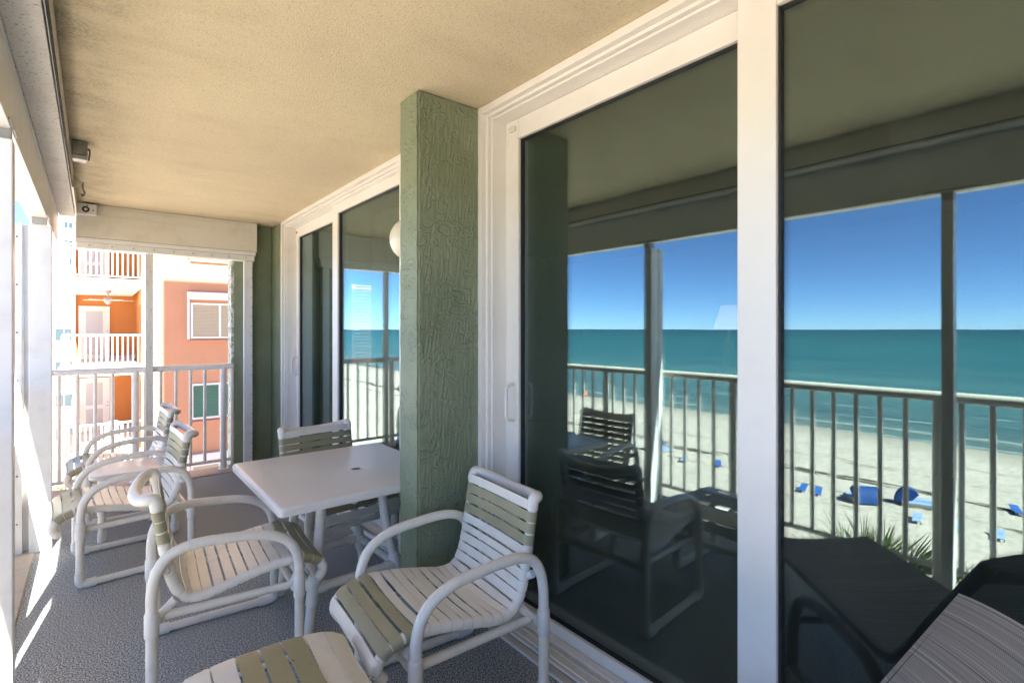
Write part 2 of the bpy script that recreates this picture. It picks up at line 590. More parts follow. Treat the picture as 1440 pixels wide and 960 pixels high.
def dup(root, loc, rz, label=None):
    kids = [o for o in list(COL.objects)]
    ch = {}
    for o in kids:
        if o.parent:
            ch.setdefault(o.parent.name, []).append(o)
    def rec(o, par):
        c = o.copy()
        COL.objects.link(c)
        if par:
            c.parent = par
        for k in ch.get(o.name, []):
            rec(k, c)
        return c
    r = rec(root, None)
    r.location = loc
    r.rotation_euler = (0, 0, rz)
    if label:
        r['label'] = label
    return r

GX = 1.643      # plane of the sliding panel's glass

def mirror_ground(u, v, z, gx=1.60):
    """real point on height z that the glass at x = gx reflects into a given direction of view"""
    k = EYE - z
    t = k * 720 / (v - 463.0)
    r = (u - 720) / 720.0 * t
    X = r * CS + t * SN
    Y = -r * SN + t * CS
    return Vector((2 * gx - X, Y, z))

# ================================================================= SETTING
GZ = -10.6
bm = bmesh.new()
xs = [20000, 400, 60, 0, -58, -66, -76, -110, -400, -20000]
zs = [GZ, GZ, GZ, GZ, GZ, GZ - 0.12, GZ - 0.5, GZ - 1.5, GZ - 4, GZ - 30]
ys = [-20000, -600, -150, 0, 150, 600, 20000]
grid = [[bm.verts.new((x, y, z)) for y in ys] for x, z in zip(xs, zs)]
for a, b in zip(grid, grid[1:]):
    for j in range(len(ys) - 1):
        bm.faces.new((a[j], b[j], b[j + 1], a[j + 1]))
struct('ground', bm, 'sand')
bm = bmesh.new()
vs = [bm.verts.new(p) for p in ((-60, -25000, GZ - 0.13), (-60, 25000, GZ - 0.13), (-25000, 25000, GZ - 0.13), (-25000, -25000, GZ - 0.13))]
bm.faces.new(vs)
struct('sea', bm, 'sea')

HC = 2.52
YF = 5.87       # far railing
YN = -2.3       # near end of the balcony
WX = 1.50       # face of the door wall

# --- the balcony's own building: lower and upper storeys around the balcony
b = thing('apartment_tower', 'green apartment tower above and below the carpeted balcony', 'building', (3, 0, 0))
bm = bmesh.new(); box(bm, -0.40 - 3, 14 - 3, -40, 6.1, GZ - 0.2, -0.22)
obj('lower_storeys', bm, 'tower', b)
bm = bmesh.new(); box(bm, -0.40 - 3, 14 - 3, -40, 6.1, HC + 0.2, 15.7)
obj('upper_storeys', bm, 'tower', b)
bm = bmesh.new(); box(bm, -0.36 - 3, 14 - 3, -40, -4.6, -0.215, HC + 0.195)
obj('neighbouring_flat', bm, 'tower', b)

bm = bmesh.new(); box(bm, -0.285, WX + 0.34, -4.59, 5.70, -0.20, 0.0)
struct('floor', bm, 'carpet')
bm = bmesh.new(); box(bm, -0.535, -0.286, -4.59, 6.0, -0.21, 0.012, bev=0.006); box(bm, -0.285, WX, 5.703, 6.0, -0.21, 0.012, bev=0.006)
struct('slab_edge', bm, 'concrete')
bm = bmesh.new(); box(bm, -0.62, WX + 0.36, -4.59, 6.09, HC, HC + 0.19)
struct('ceiling', bm, 'ceiling')

# --- pillar and green walls
def rough_block(x0, x1, y0, y1, z0, z1, step=0.05, amp=0.0015):
    bm = bmesh.new()
    box(bm, x0, x1, y0, y1, z0, z1)
    ed = [e for e in bm.edges]
    bmesh.ops.bevel(bm, geom=ed, offset=0.009, segments=2, affect='EDGES')
    long = [e for e in bm.edges if e.calc_length() > 0.5]
    bmesh.ops.subdivide_edges(bm, edges=long, cuts=60, use_grid_fill=True)
    rnd = random.Random(3)
    for v in bm.verts:
        if z0 + 0.02 < v.co.z < z1 - 0.02:
            v.co.x += rnd.uniform(-amp, amp); v.co.y += rnd.uniform(-amp, amp)
    return bm
PX = 1.150
tag(obj('pillar', rough_block(PX, 1.70, 2.083, 2.262, 0.0, HC), 'stucco'),
    'green textured stucco pillar standing between the table and the near sliding door', 'pillar')
tag(obj('wall', rough_block(WX, 1.70, 2.262, 2.90, 0.0, HC), 'stucco'),
    'green stucco wall strip behind the pillar carrying the round lamp', 'wall')
bm = rough_block(WX, 1.70, 5.545, 6.09, 0.0, HC)
box(bm, 1.135, 1.498, 5.93, 6.09, 0.0, HC, bev=0.006)
wl = tag(obj('wall', bm, 'stucco'), 'green stucco corner wall at the far end beside the orange building view', 'wall')
bxo('peeling_edge', 'peeling', wl, 1.108, 1.134, 5.925, 6.092, 0.0, HC)

# --- sliding doors -----------------------------------------------------------------
def frame_rect(bm, xa, xb, y0, y1, z0, z1, wy, wt, wb, bev=0.003):
    """rectangular frame, stile width wy, head wt, sill wb, butted joints"""
    box(bm, xa, xb, y0, y0 + wy, z0, z1, bev=bev)
    box(bm, xa, xb, y1 - wy, y1, z0, z1, bev=bev)
    box(bm, xa, xb, y0 + wy + 0.0005, y1 - wy - 0.0005, z1 - wt, z1 - 0.001, bev=bev)
    box(bm, xa, xb, y0 + wy + 0.0005, y1 - wy - 0.0005, z0 + 0.001, z0 + wb, bev=bev)

def handle(bm, x, y, z0, z1, out=0.045, r=0.0075):
    p = spline([(x, y, z0), (x - out * 0.7, y, z0 + 0.004), (x - out, y, z0 + 0.025), (x - out, y, (z0 + z1) / 2),
                (x - out, y, z1 - 0.025), (x - out * 0.7, y, z1 - 0.004), (x, y, z1)], 5)
    tube(bm, p, r, 10)
    box(bm, x - 0.004, x + 0.002, y - 0.012, y + 0.012, z0 - 0.03, z1 + 0.03, bev=0.002)

def pin(x, y, z, r=0.0045):
    bm = bmesh.new()
    lathe(bm, [(0, -0.003), (r, -0.002), (r, 0.001)], (x, y, z), 'X', 10)
    return bm
def sliding_door(y0, y1, label, hz=1.05, brass=False):
    """opening from y0 (near) to y1 (far); the far panel slides behind the near one"""
    d = thing('sliding_door', label, 'door', (WX, (y0 + y1) / 2, 0))
    d_inv = Matrix.Translation(d.location).inverted()
    def put(name, bm, mat, parent):
        bm.transform(d_inv)
        return obj(name, bm, mat, parent)
    ym = (y0 + y1) / 2
    # stepped casing: three nested frames, each set further back
    bm = bmesh.new()
    frame_rect(bm, WX - 0.012, WX + 0.03, y0 - 0.005, y1 + 0.005, 0.018, HC - 0.002, 0.036, 0.034, 0.012)
    frame_rect(bm, WX + 0.012, WX + 0.08, y0 + 0.0315, y1 - 0.0315, 0.012, HC - 0.0365, 0.017, 0.016, 0.018)
    frame_rect(bm, WX + 0.031, WX + 0.20, y0 + 0.049, y1 - 0.049, 0.006, HC - 0.053, 0.012, 0.012, 0.012)
    put('casing', bm, 'vinyl', d)
    ya, yb = y0 + 0.062, y1 - 0.062
    bm = bmesh.new()
    box(bm, WX - 0.045, WX - 0.040, ya, yb, 0.0, 0.013)
    box(bm, WX + 0.008, WX + 0.032, ya, yb, 0.0, 0.034, bev=0.002)
    box(bm, WX + 0.073, WX + 0.110, ya, yb, 0.0, 0.044, bev=0.002)
    box(bm, WX + 0.112, WX + 0.20, ya, yb, 0.0, 0.008)
    put('sill_track', bm, 'vinyl', d)
    bm = bmesh.new()
    box(bm, WX - 0.0395, WX + 0.0075, ya, yb, 0.0, 0.009)
    box(bm, WX + 0.044, WX + 0.062, ya, yb, 0.0, 0.038, bev=0.002)
    put('sill_ramp', bm, 'alu_cream', d)
    bm = bmesh.new()
    box(bm, WX + 0.0325, WX + 0.0435, ya, yb, 0.0, 0.018)
    box(bm, WX + 0.0625, WX + 0.0725, ya, yb, 0.0, 0.018)
    put('track_groove', bm, 'rubber', d)
    # far sliding panel, set back
    a, bb = ym - 0.02, y1 - 0.062
    bm = bmesh.new()
    frame_rect(bm, GX - 0.028, GX + 0.022, a, bb, 0.012, HC - 0.066, 0.098, 0.098, 0.082, 0.004)
    s = put('sash', bm, 'vinyl', d)
    bm = bmesh.new()
    frame_rect(bm, GX - 0.014, GX + 0.010, a + 0.0985, bb - 0.0985, 0.0945, HC - 0.1645, 0.006, 0.006, 0.006, 0)
    put('gasket', bm, 'rubber', s)
    bm = bmesh.new()
    box(bm, GX - 0.003, GX + 0.003, a + 0.100, bb - 0.100, 0.096, HC - 0.166)
    box(bm, GX + 0.0125, GX + 0.0185, a + 0.0975, bb - 0.0975, 0.0935, HC - 0.1635)
    put('glass', bm, 'glass', s)
    bm = bmesh.new()
    handle(bm, GX - 0.028, bb - 0.072, hz - 0.09, hz + 0.09, 0.055)
    put('handle', bm, 'vinyl', s)
    bm = bmesh.new()
    if brass:
        lathe(bm, [(0, -0.012), (0.011, -0.010), (0.012, 0.0)], (GX - 0.028, bb - 0.05, HC - 0.115), 'X', 12)
    else:
        box(bm, GX - 0.045, GX - 0.0275, bb - 0.085, bb - 0.035, HC - 0.125, HC - 0.10, bev=0.006)
    put('latch', bm, 'brass' if brass else 'alu_cream', s)
    for yy, zz in ((bb - 0.02, HC - 0.16), (bb - 0.02, 0.14), (a + 0.06, HC - 0.16)):
        put('screw_cap', pin(GX - 0.028, yy, zz), 'alu_cream', s)
    # near fixed panel, in front
    a, bb = y0 + 0.062, ym + 0.073
    gx = GX - 0.05
    bm = bmesh.new()
    frame_rect(bm, gx - 0.03, gx + 0.0205, a, bb, 0.012, HC - 0.066, 0.118, 0.075, 0.082, 0.004)
    s = put('sash', bm, 'vinyl', d)
    bm = bmesh.new()
    frame_rect(bm, gx - 0.016, gx + 0.010, a + 0.1185, bb - 0.1185, 0.0945, HC - 0.1415, 0.006, 0.006, 0.006, 0)
    put('gasket', bm, 'rubber', s)
    bm = bmesh.new()
    box(bm, gx - 0.003, gx + 0.003, a + 0.120, bb - 0.120, 0.096, HC - 0.143)
    box(bm, gx + 0.0125, gx + 0.0185, a + 0.1175, bb - 0.1175, 0.0935, HC - 0.1405)
    put('glass', bm, 'glass', s)
    return d

sliding_door(-0.64, 2.082, 'nearer wide white sliding glass door reflecting sea, railing and chairs', 1.06)
sliding_door(2.90, 5.545, 'farther white sliding glass door behind the dining table', 1.05, True)
bm = bmesh.new(); box(bm, WX, 1.70, -4.59, -0.65, 0.0, HC)
tag(obj('wall', bm, 'stucco'), 'green stucco wall past the near door outside the view', 'wall')

# --- wall lamp behind the pillar
lm = thing('wall_lamp', 'round cream globe wall lamp peeping out behind the green pillar', 'lamp', (WX, 2.62, 1.93))
bm = bmesh.new(); lathe(bm, [(0, -0.03), (0.07, -0.03), (0.075, -0.02), (0.075, 0)], (0, 0, 0), 'X', 28)
obj('mount', bm, 'vinyl', lm)
bm = bmesh.new(); lathe(bm, [(0.07, -0.031)] + [(0.115 * math.sin(R(a)), -0.115 - 0.10 * math.cos(R(a))) for a in range(140, -1, -10)], (0, 0, 0), 'X', 32)
obj('globe', bm, 'lamp_globe', lm)
bm = bmesh.new(); tube(bm, [(-0.112, 0.118 * math.cos(R(a)), 0.118 * math.sin(R(a))) for a in range(0, 360, 10)], 0.006, 8, closed=True)
obj('trim_ring', bm, 'vinyl', lm)

# --- beam and shutter boxes along the sea side and far end
bm = bmesh.new(); box(bm, -0.217, -0.117, YN - 2.2, 5.78, 2.381, HC - 0.002, bev=0.003)
sb = tag(obj('beam', bm, 'beam'), 'white speckled beam running under the ceiling along the sea side', 'beam')
bm = bmesh.new()
box(bm, -0.114, -0.102, YN - 2.2, 5.78, 2.40, HC - 0.003)
for yy in (4.40, 1.25):
    box(bm, -0.219, -0.115, yy - 0.004, yy + 0.004, 2.3785, 2.3815)
obj('trim_strip', bm, 'alu_cream', sb)
bm = bmesh.new()
tube(bm, [(-0.107, YN - 2, 2.395), (-0.104, 1.0, 2.392), (-0.107, 3.4, 2.398), (-0.105, 4.6, 2.395)], 0.005, 6)
obj('cable', bm, 'rubber', sb)

sh = thing('shutter_box', 'long white roller shutter box over the sea side posts', 'shutter box', (-0.22, 0, 2.1))
bm = bmesh.new()
box(bm, -0.318 + 0.22, -0.222 + 0.22, YN - 2.2, 5.78, 0.028, 0.417, bev=0.004)
box(bm, -0.224 + 0.22, -0.217 + 0.22, YN - 2.2, 5.78, 0.264, 0.279)
obj('housing', bm, 'alu', sh)
for yy in (4.42, 2.55, 0.62):
    bm = bmesh.new()
    box(bm, -0.076, -0.004, yy - 0.024, yy + 0.024, -0.012, 0.027)
    obj('bracket', bm, 'metal_grey', sh)
    bm = bmesh.new()
    box(bm, -0.0018, 0.004, yy - 0.12, yy + 0.10, 0.034, 0.042)
    obj('joint_strip', bm, 'metal_grey', sh)
def copies(name, bm, mat, parent, locs):
    """one mesh, one object per place"""
    me = None
    for p in locs:
        if me is None:
            o = obj(name, bm, mat, parent, p); me = o.data
        else:
            o = bpy.data.objects.new(name, me); COL.objects.link(o); o.parent = parent; o.location = p
bm = bmesh.new(); lathe(bm, [(0, 0.003), (0.004, 0.002), (0.004, 0)], (0, 0, 0), 'X', 6)
copies('screw', bm, 'metal_grey', sh, [(0.003, 0.9 + k * 0.28, 0.272) for k in range(17)])

fh = thing('shutter_box', 'cream shutter box spanning the far end above the orange view', 'shutter box', (0.6, 5.80, 2.2))
bm = bmesh.new()
box(bm, -0.71, 0.725, 0.0, 0.17, 0.02, HC - 2.2 - 0.003, bev=0.003)
box(bm, -0.71, 0.723, -0.004, 0.004, 0.215, 0.222)
box(bm, -0.71, 0.723, -0.004, 0.004, 0.28, 0.285)
obj('housing', bm, 'alu_cream', fh)
bm = bmesh.new()
box(bm, -0.71, 0.71, -0.006, 0.16, -0.02, 0.018, bev=0.003)
box(bm, -0.71, 0.70, 0.002, 0.15, -0.075, -0.022, bev=0.003)
obj('lip', bm, 'alu', fh)
bm = bmesh.new(); lathe(bm, [(0, -0.010), (0.006, -0.008), (0.006, -0.002)], (0, 0, 0), 'Y', 8)
copies('screw', bm, 'metal_grey', fh, [(-0.62 + k * 0.155, 0.0, -0.045) for k in range(9)])

# --- posts of the enclosure on the sea side
def post(y, x0, x1, dy, label, outer=True, ztop=2.085):
    t = thing('enclosure_post', label, 'post', ((x0 + x1) / 2, y, 0), 0, 'white posts of the balcony enclosure')
    cx = (x0 + x1) / 2
    bm = bmesh.new(); box(bm, x0 - cx, x1 - cx, -dy / 2, dy / 2, 0.0, ztop, bev=0.004)
    obj('box_section', bm, 'alu', t)
    if outer:
        bm = bmesh.new()
        box(bm, x0 - cx - (0.165 if y > 4 else 0.078), x0 - cx - 0.030, -dy / 2 + 0.01, dy / 2 - 0.012, 0.0, ztop, bev=0.003)
        (box(bm, x0 - cx - 0.029, x0 - cx - 0.0005, dy / 2 - 0.02, dy / 2 - 0.012, 0.0, ztop) if y > 4 else (box(bm, x0 - cx - 0.029, x0 - cx - 0.0005, -0.006, 0.006, 1.7, 1.76), box(bm, x0 - cx - 0.029, x0 - cx - 0.0005, -0.006, 0.006, 0.02, 0.08)))
        obj('track', bm, 'alu', t)
        bm = bmesh.new(); lathe(bm, [(0, -0.004), (0.005, -0.003), (0.005, 0.002)], (0, 0, 0), 'Y', 8)
        copies('screw', bm, 'metal_dark', t, [(x0 - cx - 0.054, -dy / 2 + 0.01, 0.2 + 0.3 * k) for k in range(7)])
    return t
post(4.47, -0.312, -0.203, 0.075, 'white box post standing on the carpet between the two nearest views of the orange balconies')
post(2.53, -0.312, -0.216, 0.07, 'white box post cut by the left edge of the photo')
post(0.62, -0.300, -0.222, 0.05, 'white box post seen only in the right door pane reflection', False)
post(-1.30, -0.312, -0.216, 0.07, 'white box post behind the viewpoint by the sea side railing')
# thin upright frames at the far end
t = thing('screen_frame', 'slim white upright frame in the middle of the far opening', 'post', (0.425, 5.80, 0))
bm = bmesh.new(); box(bm, -0.032, 0.014, 0.0, 0.05, 0.012, 2.12, bev=0.003); box(bm, -0.045, -0.034, 0.004, 0.04, 0.012, 2.12, bev=0.002)
obj('mullion', bm, 'alu_cream', t)
bm = bmesh.new(); lathe(bm, [(0, -0.004), (0.005, -0.003), (0.005, 0.002)], (0, 0, 0), 'Y', 8)
copies('screw', bm, 'metal_grey', t, [(-0.008, 0.0, 0.2 + 0.35 * k) for k in range(6)])
t = thing('screen_frame', 'white track strip with a row of screws on the green corner wall', 'post', (1.245, 5.80, 0))
bm = bmesh.new(); box(bm, -0.042, 0.036, 0.0, 0.05, 0.012, 2.12, bev=0.003); box(bm, -0.02, 0.02, 0.05, 0.125, 0.012, 2.12)
obj('mullion', bm, 'alu', t)
bm = bmesh.new(); lathe(bm, [(0, -0.004), (0.005, -0.003), (0.005, 0.002)], (0, 0, 0), 'Y', 8)
copies('screw', bm, 'metal_grey', t, [(0.024, 0.0, 0.15 + 0.1 * k) for k in range(20)])
t = thing('screen_frame', 'white corner upright behind the left post at the far railing', 'post', (-0.38, 5.80, 0))
bm = bmesh.new(); box(bm, -0.04, 0.04, 0.0, 0.07, 0.012, 2.10, bev=0.003)
obj('mullion', bm, 'alu', t)

# --- railings
def railing(name, label, a, b, posts, step, along, zt=1.045, rt=0.029, zb=0.10):
    """a..b along the axis; balusters at the given step, thicker posts where listed"""
    ax = Vector((1, 0, 0)) if along == 'X' else Vector((0, 1, 0))
    base = Vector((0, YF, 0)) if along == 'X' else Vector((-0.465, 0, 0))
    t = thing(name, label, 'railing', base)
    bm = bmesh.new(); tube(bm, [ax * a + Vector((0, 0, zt)), ax * b + Vector((0, 0, zt))], rt, 14)
    obj('top_rail', bm, 'rail', t)
    bm = bmesh.new(); tube(bm, [ax * a + Vector((0, 0, zb)), ax * b + Vector((0, 0, zb))], 0.017, 10)
    obj('bottom_rail', bm, 'rail', t)
    for p in posts:
        bm = bmesh.new()
        tube(bm, [(0, 0, 0.012), (0, 0, zt - 0.005)], 0.03, 14)
        lathe(bm, [(0.0, 0.022), (0.045, 0.020), (0.05, 0.012)], (0, 0, 0), 'Z', 16)
        obj('rail_post', bm, 'rail', t, ax * p)
    bm = bmesh.new(); tube(bm, [(0, 0, zb), (0, 0, zt)], 0.0145, 12)
    me = None
    x = a + step * 0.5
    k = 0
    n = int((b - a) / step)
    for k in range(n + 1):
        x = a + (b - a) * k / n
        if any(abs(x - p) < step * 0.45 for p in posts):
            continue
        if me is None:
            o = obj('baluster', bm, 'rail', t, ax * x)
            me = o.data
        else:
            o = bpy.data.objects.new('baluster', me)
            COL.objects.link(o)
            o.parent = t
            o.location = ax * x
    return t
railing('balcony_railing', 'cream tube railing across the far end facing the orange building', -0.463, 1.105, (1.026, 0.309), 0.1195, 'X')
railing('balcony_railing', 'long cream tube railing along the sea side, seen reflected in the doors', -4.5, 5.83, (-4.26, -3.02, -1.78, -0.54, 0.70, 1.94, 3.18, 4.42, 5.66), 0.124, 'Y')

# --- small fittings near the ceiling
t = thing('junction_box', 'corroded grey junction box hanging from the ceiling beside the beam', 'electrical box', (-0.058, 3.93, 2.40))
bm = bmesh.new(); box(bm, -0.036, 0.036, -0.04, 0.04, 0.036, 0.118, bev=0.006)
obj('box_body', bm, 'rusty', t)
bm = bmesh.new(); box(bm, -0.034, 0.034, -0.038, 0.038, 0.008, 0.033, bev=0.005)
obj('cover', bm, 'metal_grey', t)
bm = bmesh.new(); tube(bm, spline([(0.036, 0, 0.08), (0.046, -0.004, 0.075), (0.044, 0, 0.04), (0.040, 0, 0.015)], 5), 0.004, 7)
lathe(bm, [(0, 0.006), (0.008, 0.005), (0.008, -0.005), (0, -0.006)], (0.042, 0, 0.08), 'X', 10)
obj('cable_gland', bm, 'metal_dark', t)
t = thing('ceiling_hook', 'rusty hook with a bent scrap of flashing hanging by the beam', 'hook', (-0.085, 4.7, 2.42))
bm = bmesh.new()
v = [bm.verts.new(p) for p in ((-0.022, 0.0, 0.09), (0.035, -0.02, 0.02), (-0.02, 0.03, -0.02))]
bm.faces.new(v)
r = bmesh.ops.solidify(bm, geom=bm.faces[:], thickness=0.003)
obj('flashing', bm, 'alu_cream', t)
bm = bmesh.new(); tube(bm, spline([(0.03, 0.30, 0.098), (0.03, 0.30, 0.05), (0.04, 0.29, 0.02), (0.03, 0.30, -0.005), (0.022, 0.305, 0.01)], 5), 0.006, 8)
obj('hook', bm, 'rusty', t)
t = thing('wall_sensor', 'small white box with a round black lens on the far shutter box', 'sensor', (-0.045, 5.795, 2.455))
bm = bmesh.new(); box(bm, -0.055, 0.075, -0.05, 0.002, -0.045, 0.05, bev=0.006)
obj('case', bm, 'alu', t)
bm = bmesh.new(); lathe(bm, [(0.012, -0.053), (0.022, -0.058), (0.026, -0.052), (0.026, -0.049)], (0.0, 0, 0.0), 'Y', 18)
lathe(bm, [(0, -0.0545), (0.006, -0.0535), (0.006, -0.049)], (0.05, 0, -0.005), 'Y', 8)
lathe(bm, [(0, -0.0545), (0.005, -0.0535), (0.005, -0.049)], (0.01, 0, 0.033), 'Y', 8)
obj('lens', bm, 'rubber', t)

# ================================================================= INTERIOR SEEN THROUGH THE GLASS
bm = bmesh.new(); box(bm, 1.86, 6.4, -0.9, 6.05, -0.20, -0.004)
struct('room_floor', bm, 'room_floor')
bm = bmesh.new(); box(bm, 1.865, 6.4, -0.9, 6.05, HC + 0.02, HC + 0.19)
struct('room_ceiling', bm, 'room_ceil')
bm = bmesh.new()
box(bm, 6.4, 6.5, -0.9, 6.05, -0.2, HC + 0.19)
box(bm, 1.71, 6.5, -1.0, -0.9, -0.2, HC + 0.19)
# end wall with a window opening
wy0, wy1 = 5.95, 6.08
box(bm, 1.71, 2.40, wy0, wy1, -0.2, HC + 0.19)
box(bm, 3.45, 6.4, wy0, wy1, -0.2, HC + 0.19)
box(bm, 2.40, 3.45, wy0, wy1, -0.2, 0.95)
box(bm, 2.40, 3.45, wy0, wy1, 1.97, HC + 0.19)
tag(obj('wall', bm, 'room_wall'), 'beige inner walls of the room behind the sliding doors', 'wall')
t = thing('window_blind', 'white slatted blind on the room window seen through the far door', 'blind', (2.92, 5.93, 0.95))
for x0, x1 in ((-0.50, -0.02), (0.02, 0.50)):
    bm = bmesh.new()
    for k in range(26):
        z = 0.01 + k * 0.0385
        vv = [bm.verts.new(p) for p in ((x0, -0.014, z), (x1, -0.014, z), (x1, 0.012, z + 0.020), (x0, 0.012, z + 0.020))]
        bm.faces.new(vv)
    bmesh.ops.solidify(bm, geom=bm.faces[:], thickness=0.0015)
    box(bm, x0, x1, -0.02, 0.02, 1.0, 1.03)
    obj('slats', bm, 'blind', t)
cu = []
def curtain(y0, y1, x, label):
    bm = bmesh.new()
    n = int((y1 - y0) / 0.012)
    rows = []
    for z in (0.03, 1.2, 2.4):
        rows.append([bm.verts.new((x + 0.03 * math.sin(k * 0.75) + 0.008 * math.sin(k * 2.1 + z), y0 + (y1 - y0) * k / n, z)) for k in range(n + 1)])
    for a, b2 in zip(rows, rows[1:]):
        for k in range(n):
            f = bm.faces.new((a[k], a[k + 1], b2[k + 1], b2[k])); f.smooth = True
    bmesh.ops.solidify(bm, geom=bm.faces[:], thickness=0.004)
    return tag(obj('curtain', bm, 'curtain', sharp=0), label, 'curtain')
curtain(3.72, 4.20, 1.90, 'beige pleated curtain gathered inside the middle of the far door')
curtain(2.20, 2.45, 1.90, 'beige pleated curtain gathered between the doors behind the pillar')
t = thing('table_lamp', 'table lamp with a glowing pinkish shade inside the room', 'lamp', (4.95, 2.60, 0))
bm = bmesh.new(); lathe(bm, [(0.075, 1.66), (0.15, 1.42)], (0, 0, 0), 'Z', 28); bmesh.ops.solidify(bm, geom=bm.faces[:], thickness=0.003)
obj('lamp_shade', bm, 'lampshade', t)
bm = bmesh.new(); lathe(bm, [(0, 0.80), (0.09, 0.80), (0.09, 0.83), (0.03, 0.88), (0.06, 1.0), (0.085, 1.12), (0.05, 1.28), (0.014, 1.34), (0.014, 1.6), (0, 1.6)], (0, 0, 0), 'Z', 20)
obj('lamp_base', bm, 'brass', t)
t = thing('side_cabinet', 'dark cabinet inside the room under the glowing lamp', 'cabinet', (4.95, 2.66, -0.004))
bm = bmesh.new(); box(bm, -0.25, 0.25, -0.5, 0.5, 0.08, 0.76, bev=0.008)
obj('cabinet_body', bm, 'wood', t)
bm = bmesh.new(); box(bm, -0.28, 0.28, -0.53, 0.53, 0.762, 0.80, bev=0.006)
obj('cabinet_top', bm, 'wood', t)
bm = bmesh.new()
for sx in (-0.2, 0.2):
    for sy in (-0.45, 0.45):
        box(bm, sx - 0.02, sx + 0.02, sy - 0.02, sy + 0.02, 0.0, 0.079)
obj('feet', bm, 'wood', t)

# ================================================================= FURNITURE
PROFILE = [(.352, .300), (.374, .330), (.366, .368), (.325, .398), (.25, .414), (.13, .402), (.0, .375), (-.08, .358),
           (-.145, .366), (-.184, .415), (-.208, .50), (-.230, .63), (-.252, .765)]
OTTO = [(x * 0.92, z - 0.004) for x, z in [(.272, .300), (.285, .335), (.268, .368), (.21, .392), (.10, .406), (.0, .408), (-.10, .406), (-.21, .392), (-.268, .368), (-.285, .335), (-.272, .300)]]

def strap_set(profile, yr, colors, pitch, width, rw, rnd, sag=0.010, gaps=()):
    """vinyl straps wrapped around two side rails that follow the profile (x, z)"""
    path = spline([(x, 0, z) for x, z in profile], 10)
    acc = [0.0]
    for a, b in zip(path, path[1:]):
        acc.append(acc[-1] + (b - a).length)
    tot = acc[-1]
    def at(s):
        s = max(0, min(tot, s))
        for i in range(len(acc) - 1):
            if s <= acc[i + 1] or i == len(acc) - 2:
                u = (s - acc[i]) / max(1e-9, acc[i + 1] - acc[i])
                p = path[i].lerp(path[i + 1], u)
                T = (path[min(i + 2, len(path) - 1)] - path[max(i - 1, 0)]).normalized()
                return p, T
    bm = bmesh.new()
    n = len(colors)
    pitch = tot / n
    width = pitch - 0.0055
    for i, col in enumerate(colors):
        s = pitch * (i + 0.5) + rnd.uniform(-0.0022, 0.0022)
        wd = width * rnd.uniform(0.93, 1.0) * (0.82 if i in gaps else 1)
        sg = sag * rnd.uniform(0.5, 1.5)
        rows = []
        for ds in (-0.5, 0.0, 0.5):
            p, T = at(s + ds * wd)
            N = Vector((T.z, 0, -T.x))
            row = []
            for k in range(7):
                a = R(-110 + k * 33.3)
                row.append(p + Vector((0, yr, 0)) + Vector((0, math.cos(a) * rw, 0)) + N * (math.sin(a) * rw))
            for k in range(1, 8):
                u = k / 8
                y = yr * (1 - 2 * u)
                row.append(p + Vector((0, y, 0)) + N * (rw - sg * 4 * u * (1 - u)))
            for k in range(7):
                a = R(90 + 33.3 * k)
                row.append(p + Vector((0, -yr, 0)) + Vector((0, math.cos(a) * rw, 0)) + N * (math.sin(a) * rw))
            rows.append([bm.verts.new(q) for q in row])
        for A, B in zip(rows, rows[1:]):
            for k in range(len(A) - 1):
                f = bm.faces.new((A[k], A[k + 1], B[k + 1], B[k]))
                f.smooth = True
                f.material_index = col
    bmesh.ops.recalc_face_normals(bm, faces=bm.faces)
    fs = bm.faces[:]
    bmesh.ops.solidify(bm, geom=fs, thickness=0.0028)
    return bm, path

SIDE = [(.262, .36), (.258, .42), (.238, .485), (.19, .535), (.11, .566), (.0, .579), (-.09, .585), (-.16, .579),
        (-.215, .553), (-.248, .50), (-.261, .43), (-.262, .36)]
RT = 0.0198

